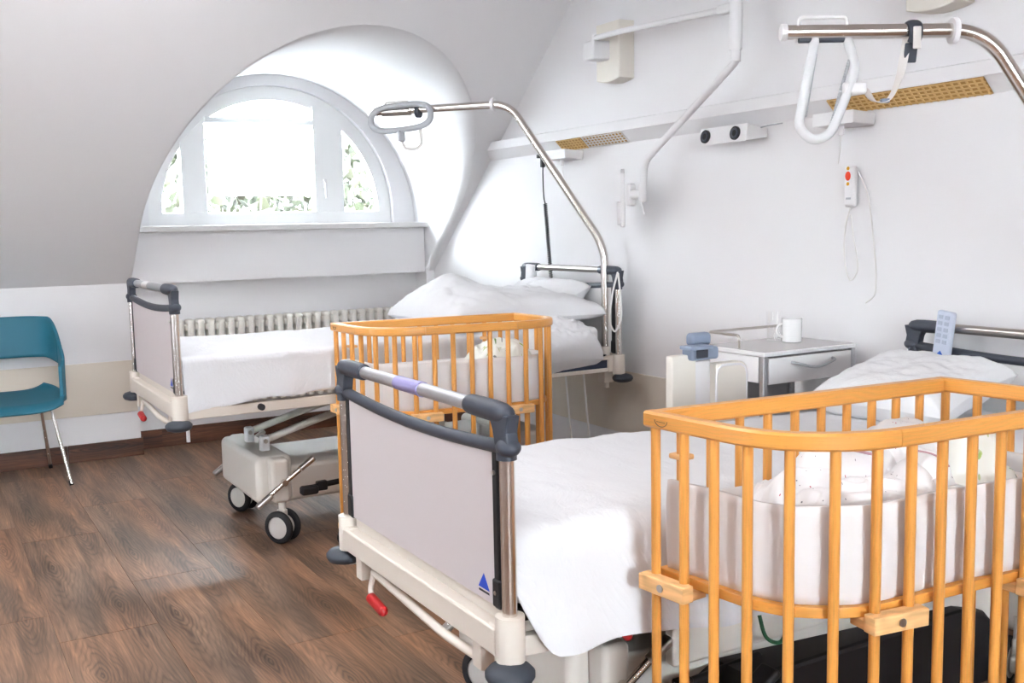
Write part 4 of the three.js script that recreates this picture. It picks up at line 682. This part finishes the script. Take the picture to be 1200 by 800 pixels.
// ---------------------------------------------------------------- hand controls on the head boards
{
  const t = thing('hand_control', 'pale blue bed hand control with grey keys and blue triangle', 'hand control', [3.155, 0.985, -2.365]); t.rotation.x = 0.12;
  mesh('body', rbox(-0.012, 0.012, -0.088, 0.088, -0.034, 0.034, 0.008), std({ color: '#cdd5e6', roughness: 0.45 }), t);
  for (let r = 0; r < 5; r++) for (const z of [-0.014, 0.012]) mesh('key', rbox(-0.0145, -0.011, 0.066 - r * 0.022 - 0.007, 0.066 - r * 0.022 + 0.007, z - 0.009, z + 0.009, 0.002), std({ color: '#b4bed1', roughness: 0.5 }), t);
  mesh('emblem', extrude(poly([[-0.014, 0], [0.014, 0], [0, 0.016]]), 0.001).rotateY(-Math.PI / 2).translate(-0.0122, -0.07, 0.0), std({ color: '#2f6bd0', roughness: 0.5 }), t);
  mesh('hook', rbox(0.01, 0.03, 0.03, 0.06, -0.012, 0.012, 0.004), M.white, t);
  const f = thing('hand_control', 'off-white bed hand control hooked on the head board of the window bed', 'hand control', [3.09, 1.082, -5.09]); f.rotation.set(0.09, 0, 0);
  mesh('body', rbox(-0.014, 0.014, -0.1, 0.1, -0.036, 0.036, 0.009), M.white, f);
  mesh('indicator', rbox(-0.0165, -0.0125, -0.045, -0.03, -0.012, 0.012, 0.002), M.red, f);
  mesh('hook', rbox(0.012, 0.04, 0.03, 0.06, -0.012, 0.012, 0.004), M.white, f); mesh('cable_plug', cylY(0.01, -0.13, -0.1, 0, 0.005, 12), M.dark, f);
  const w = mesh('hanging_cable', spline([V(0, 0, 0), V(-0.01, -0.12, -0.035), V(-0.02, -0.26, -0.04), V(-0.02, -0.30, 0.0), V(-0.02, -0.24, 0.05), V(-0.012, -0.12, 0.04), V(0, -0.005, 0.006)], 0.005, 70, 8), M.cable); w.position.set(3.12, 1.155, -4.275); tag(w, 'white cable looped over the head board of the window bed', 'cable');
}
for (const [x, z] of [[2.85, -4.36], [3.0, -4.42]]) { const w = mesh('floor_cable', spline([V(x, 0.63, z), V(x + 0.01, 0.45, z + 0.01), V(x + 0.03, 0.25, z), V(x - 0.02, 0.09, z + 0.02), V(x + 0.04, 0.008, z + 0.05), V(x + 0.2, 0.006, z)], 0.005, 50, 7), M.cable); tag(w, 'thin white cable hanging from the window bed to the floor', 'cable', 'cables under the window bed'); }
// ---------------------------------------------------------------- trees outside the window
function tree(label, x, z, h, r, n, sd) {
  const t = thing('tree', label, 'tree', [x, -3, z], 0, 'trees outside the dormer window');
  mesh('trunk', [pipe([V(0, 0, 0), V(0.1, h * 0.4, 0.05), V(-0.05, h * 0.75, 0)], 0.12, 0.5, 24, 10), pipe([V(0.1, h * 0.45, 0), V(0.8, h * 0.75, 0.2)], 0.05, 0.2, 12, 8), pipe([V(0.05, h * 0.5, 0), V(-0.8, h * 0.78, 0.1)], 0.05, 0.2, 12, 8)], M.bark, t);
  const lg = extrude(poly([[0, 0], [0.05, 0.05], [0.055, 0.1], [0, 0.17], [-0.055, 0.1], [-0.05, 0.05]]), 0.002), im = new THREE.InstancedMesh(lg, M.leaf, n), o = new THREE.Object3D(), c = new THREE.Color();
  for (let i = 0; i < n; i++) {
    const a = rnd() * 6.28, b = Math.acos(2 * rnd() - 1), q = r * (0.55 + 0.45 * Math.cbrt(rnd())) * (1 + 0.25 * N3(Math.cos(a) * 2 + sd, Math.cos(b) * 2, Math.sin(a) * 2));
    o.position.set(q * Math.sin(b) * Math.cos(a), h * 0.78 + q * 1.15 * Math.cos(b), q * Math.sin(b) * Math.sin(a)); o.rotation.set(rnd() * 6, rnd() * 6, rnd() * 6); o.scale.setScalar(0.7 + rnd() * 0.8); o.updateMatrix(); im.setMatrixAt(i, o.matrix);
    im.setColorAt(i, c.setRGB(0.55 + 0.45 * rnd(), 0.75 + 0.25 * rnd(), 0.25 + 0.4 * rnd()));
  }
  im.name = 'foliage'; im.userData.kind = 'stuff'; t.add(im);
}
tree('leafy bright green tree outside the dormer window', 5.7, -12.0, 6.0, 1.6, 4200, 1);
tree('leafy bright green tree outside the dormer window', 2.2, -11.5, 5.9, 1.1, 2600, 5);
tree('leafy bright green tree outside the dormer window', 3.8, -12.6, 4.3, 1.5, 3000, 9);

scene.traverse((o) => { if (o.isMesh) { o.castShadow = true; o.receiveShadow = true; } });
renderer.render(scene, camera);
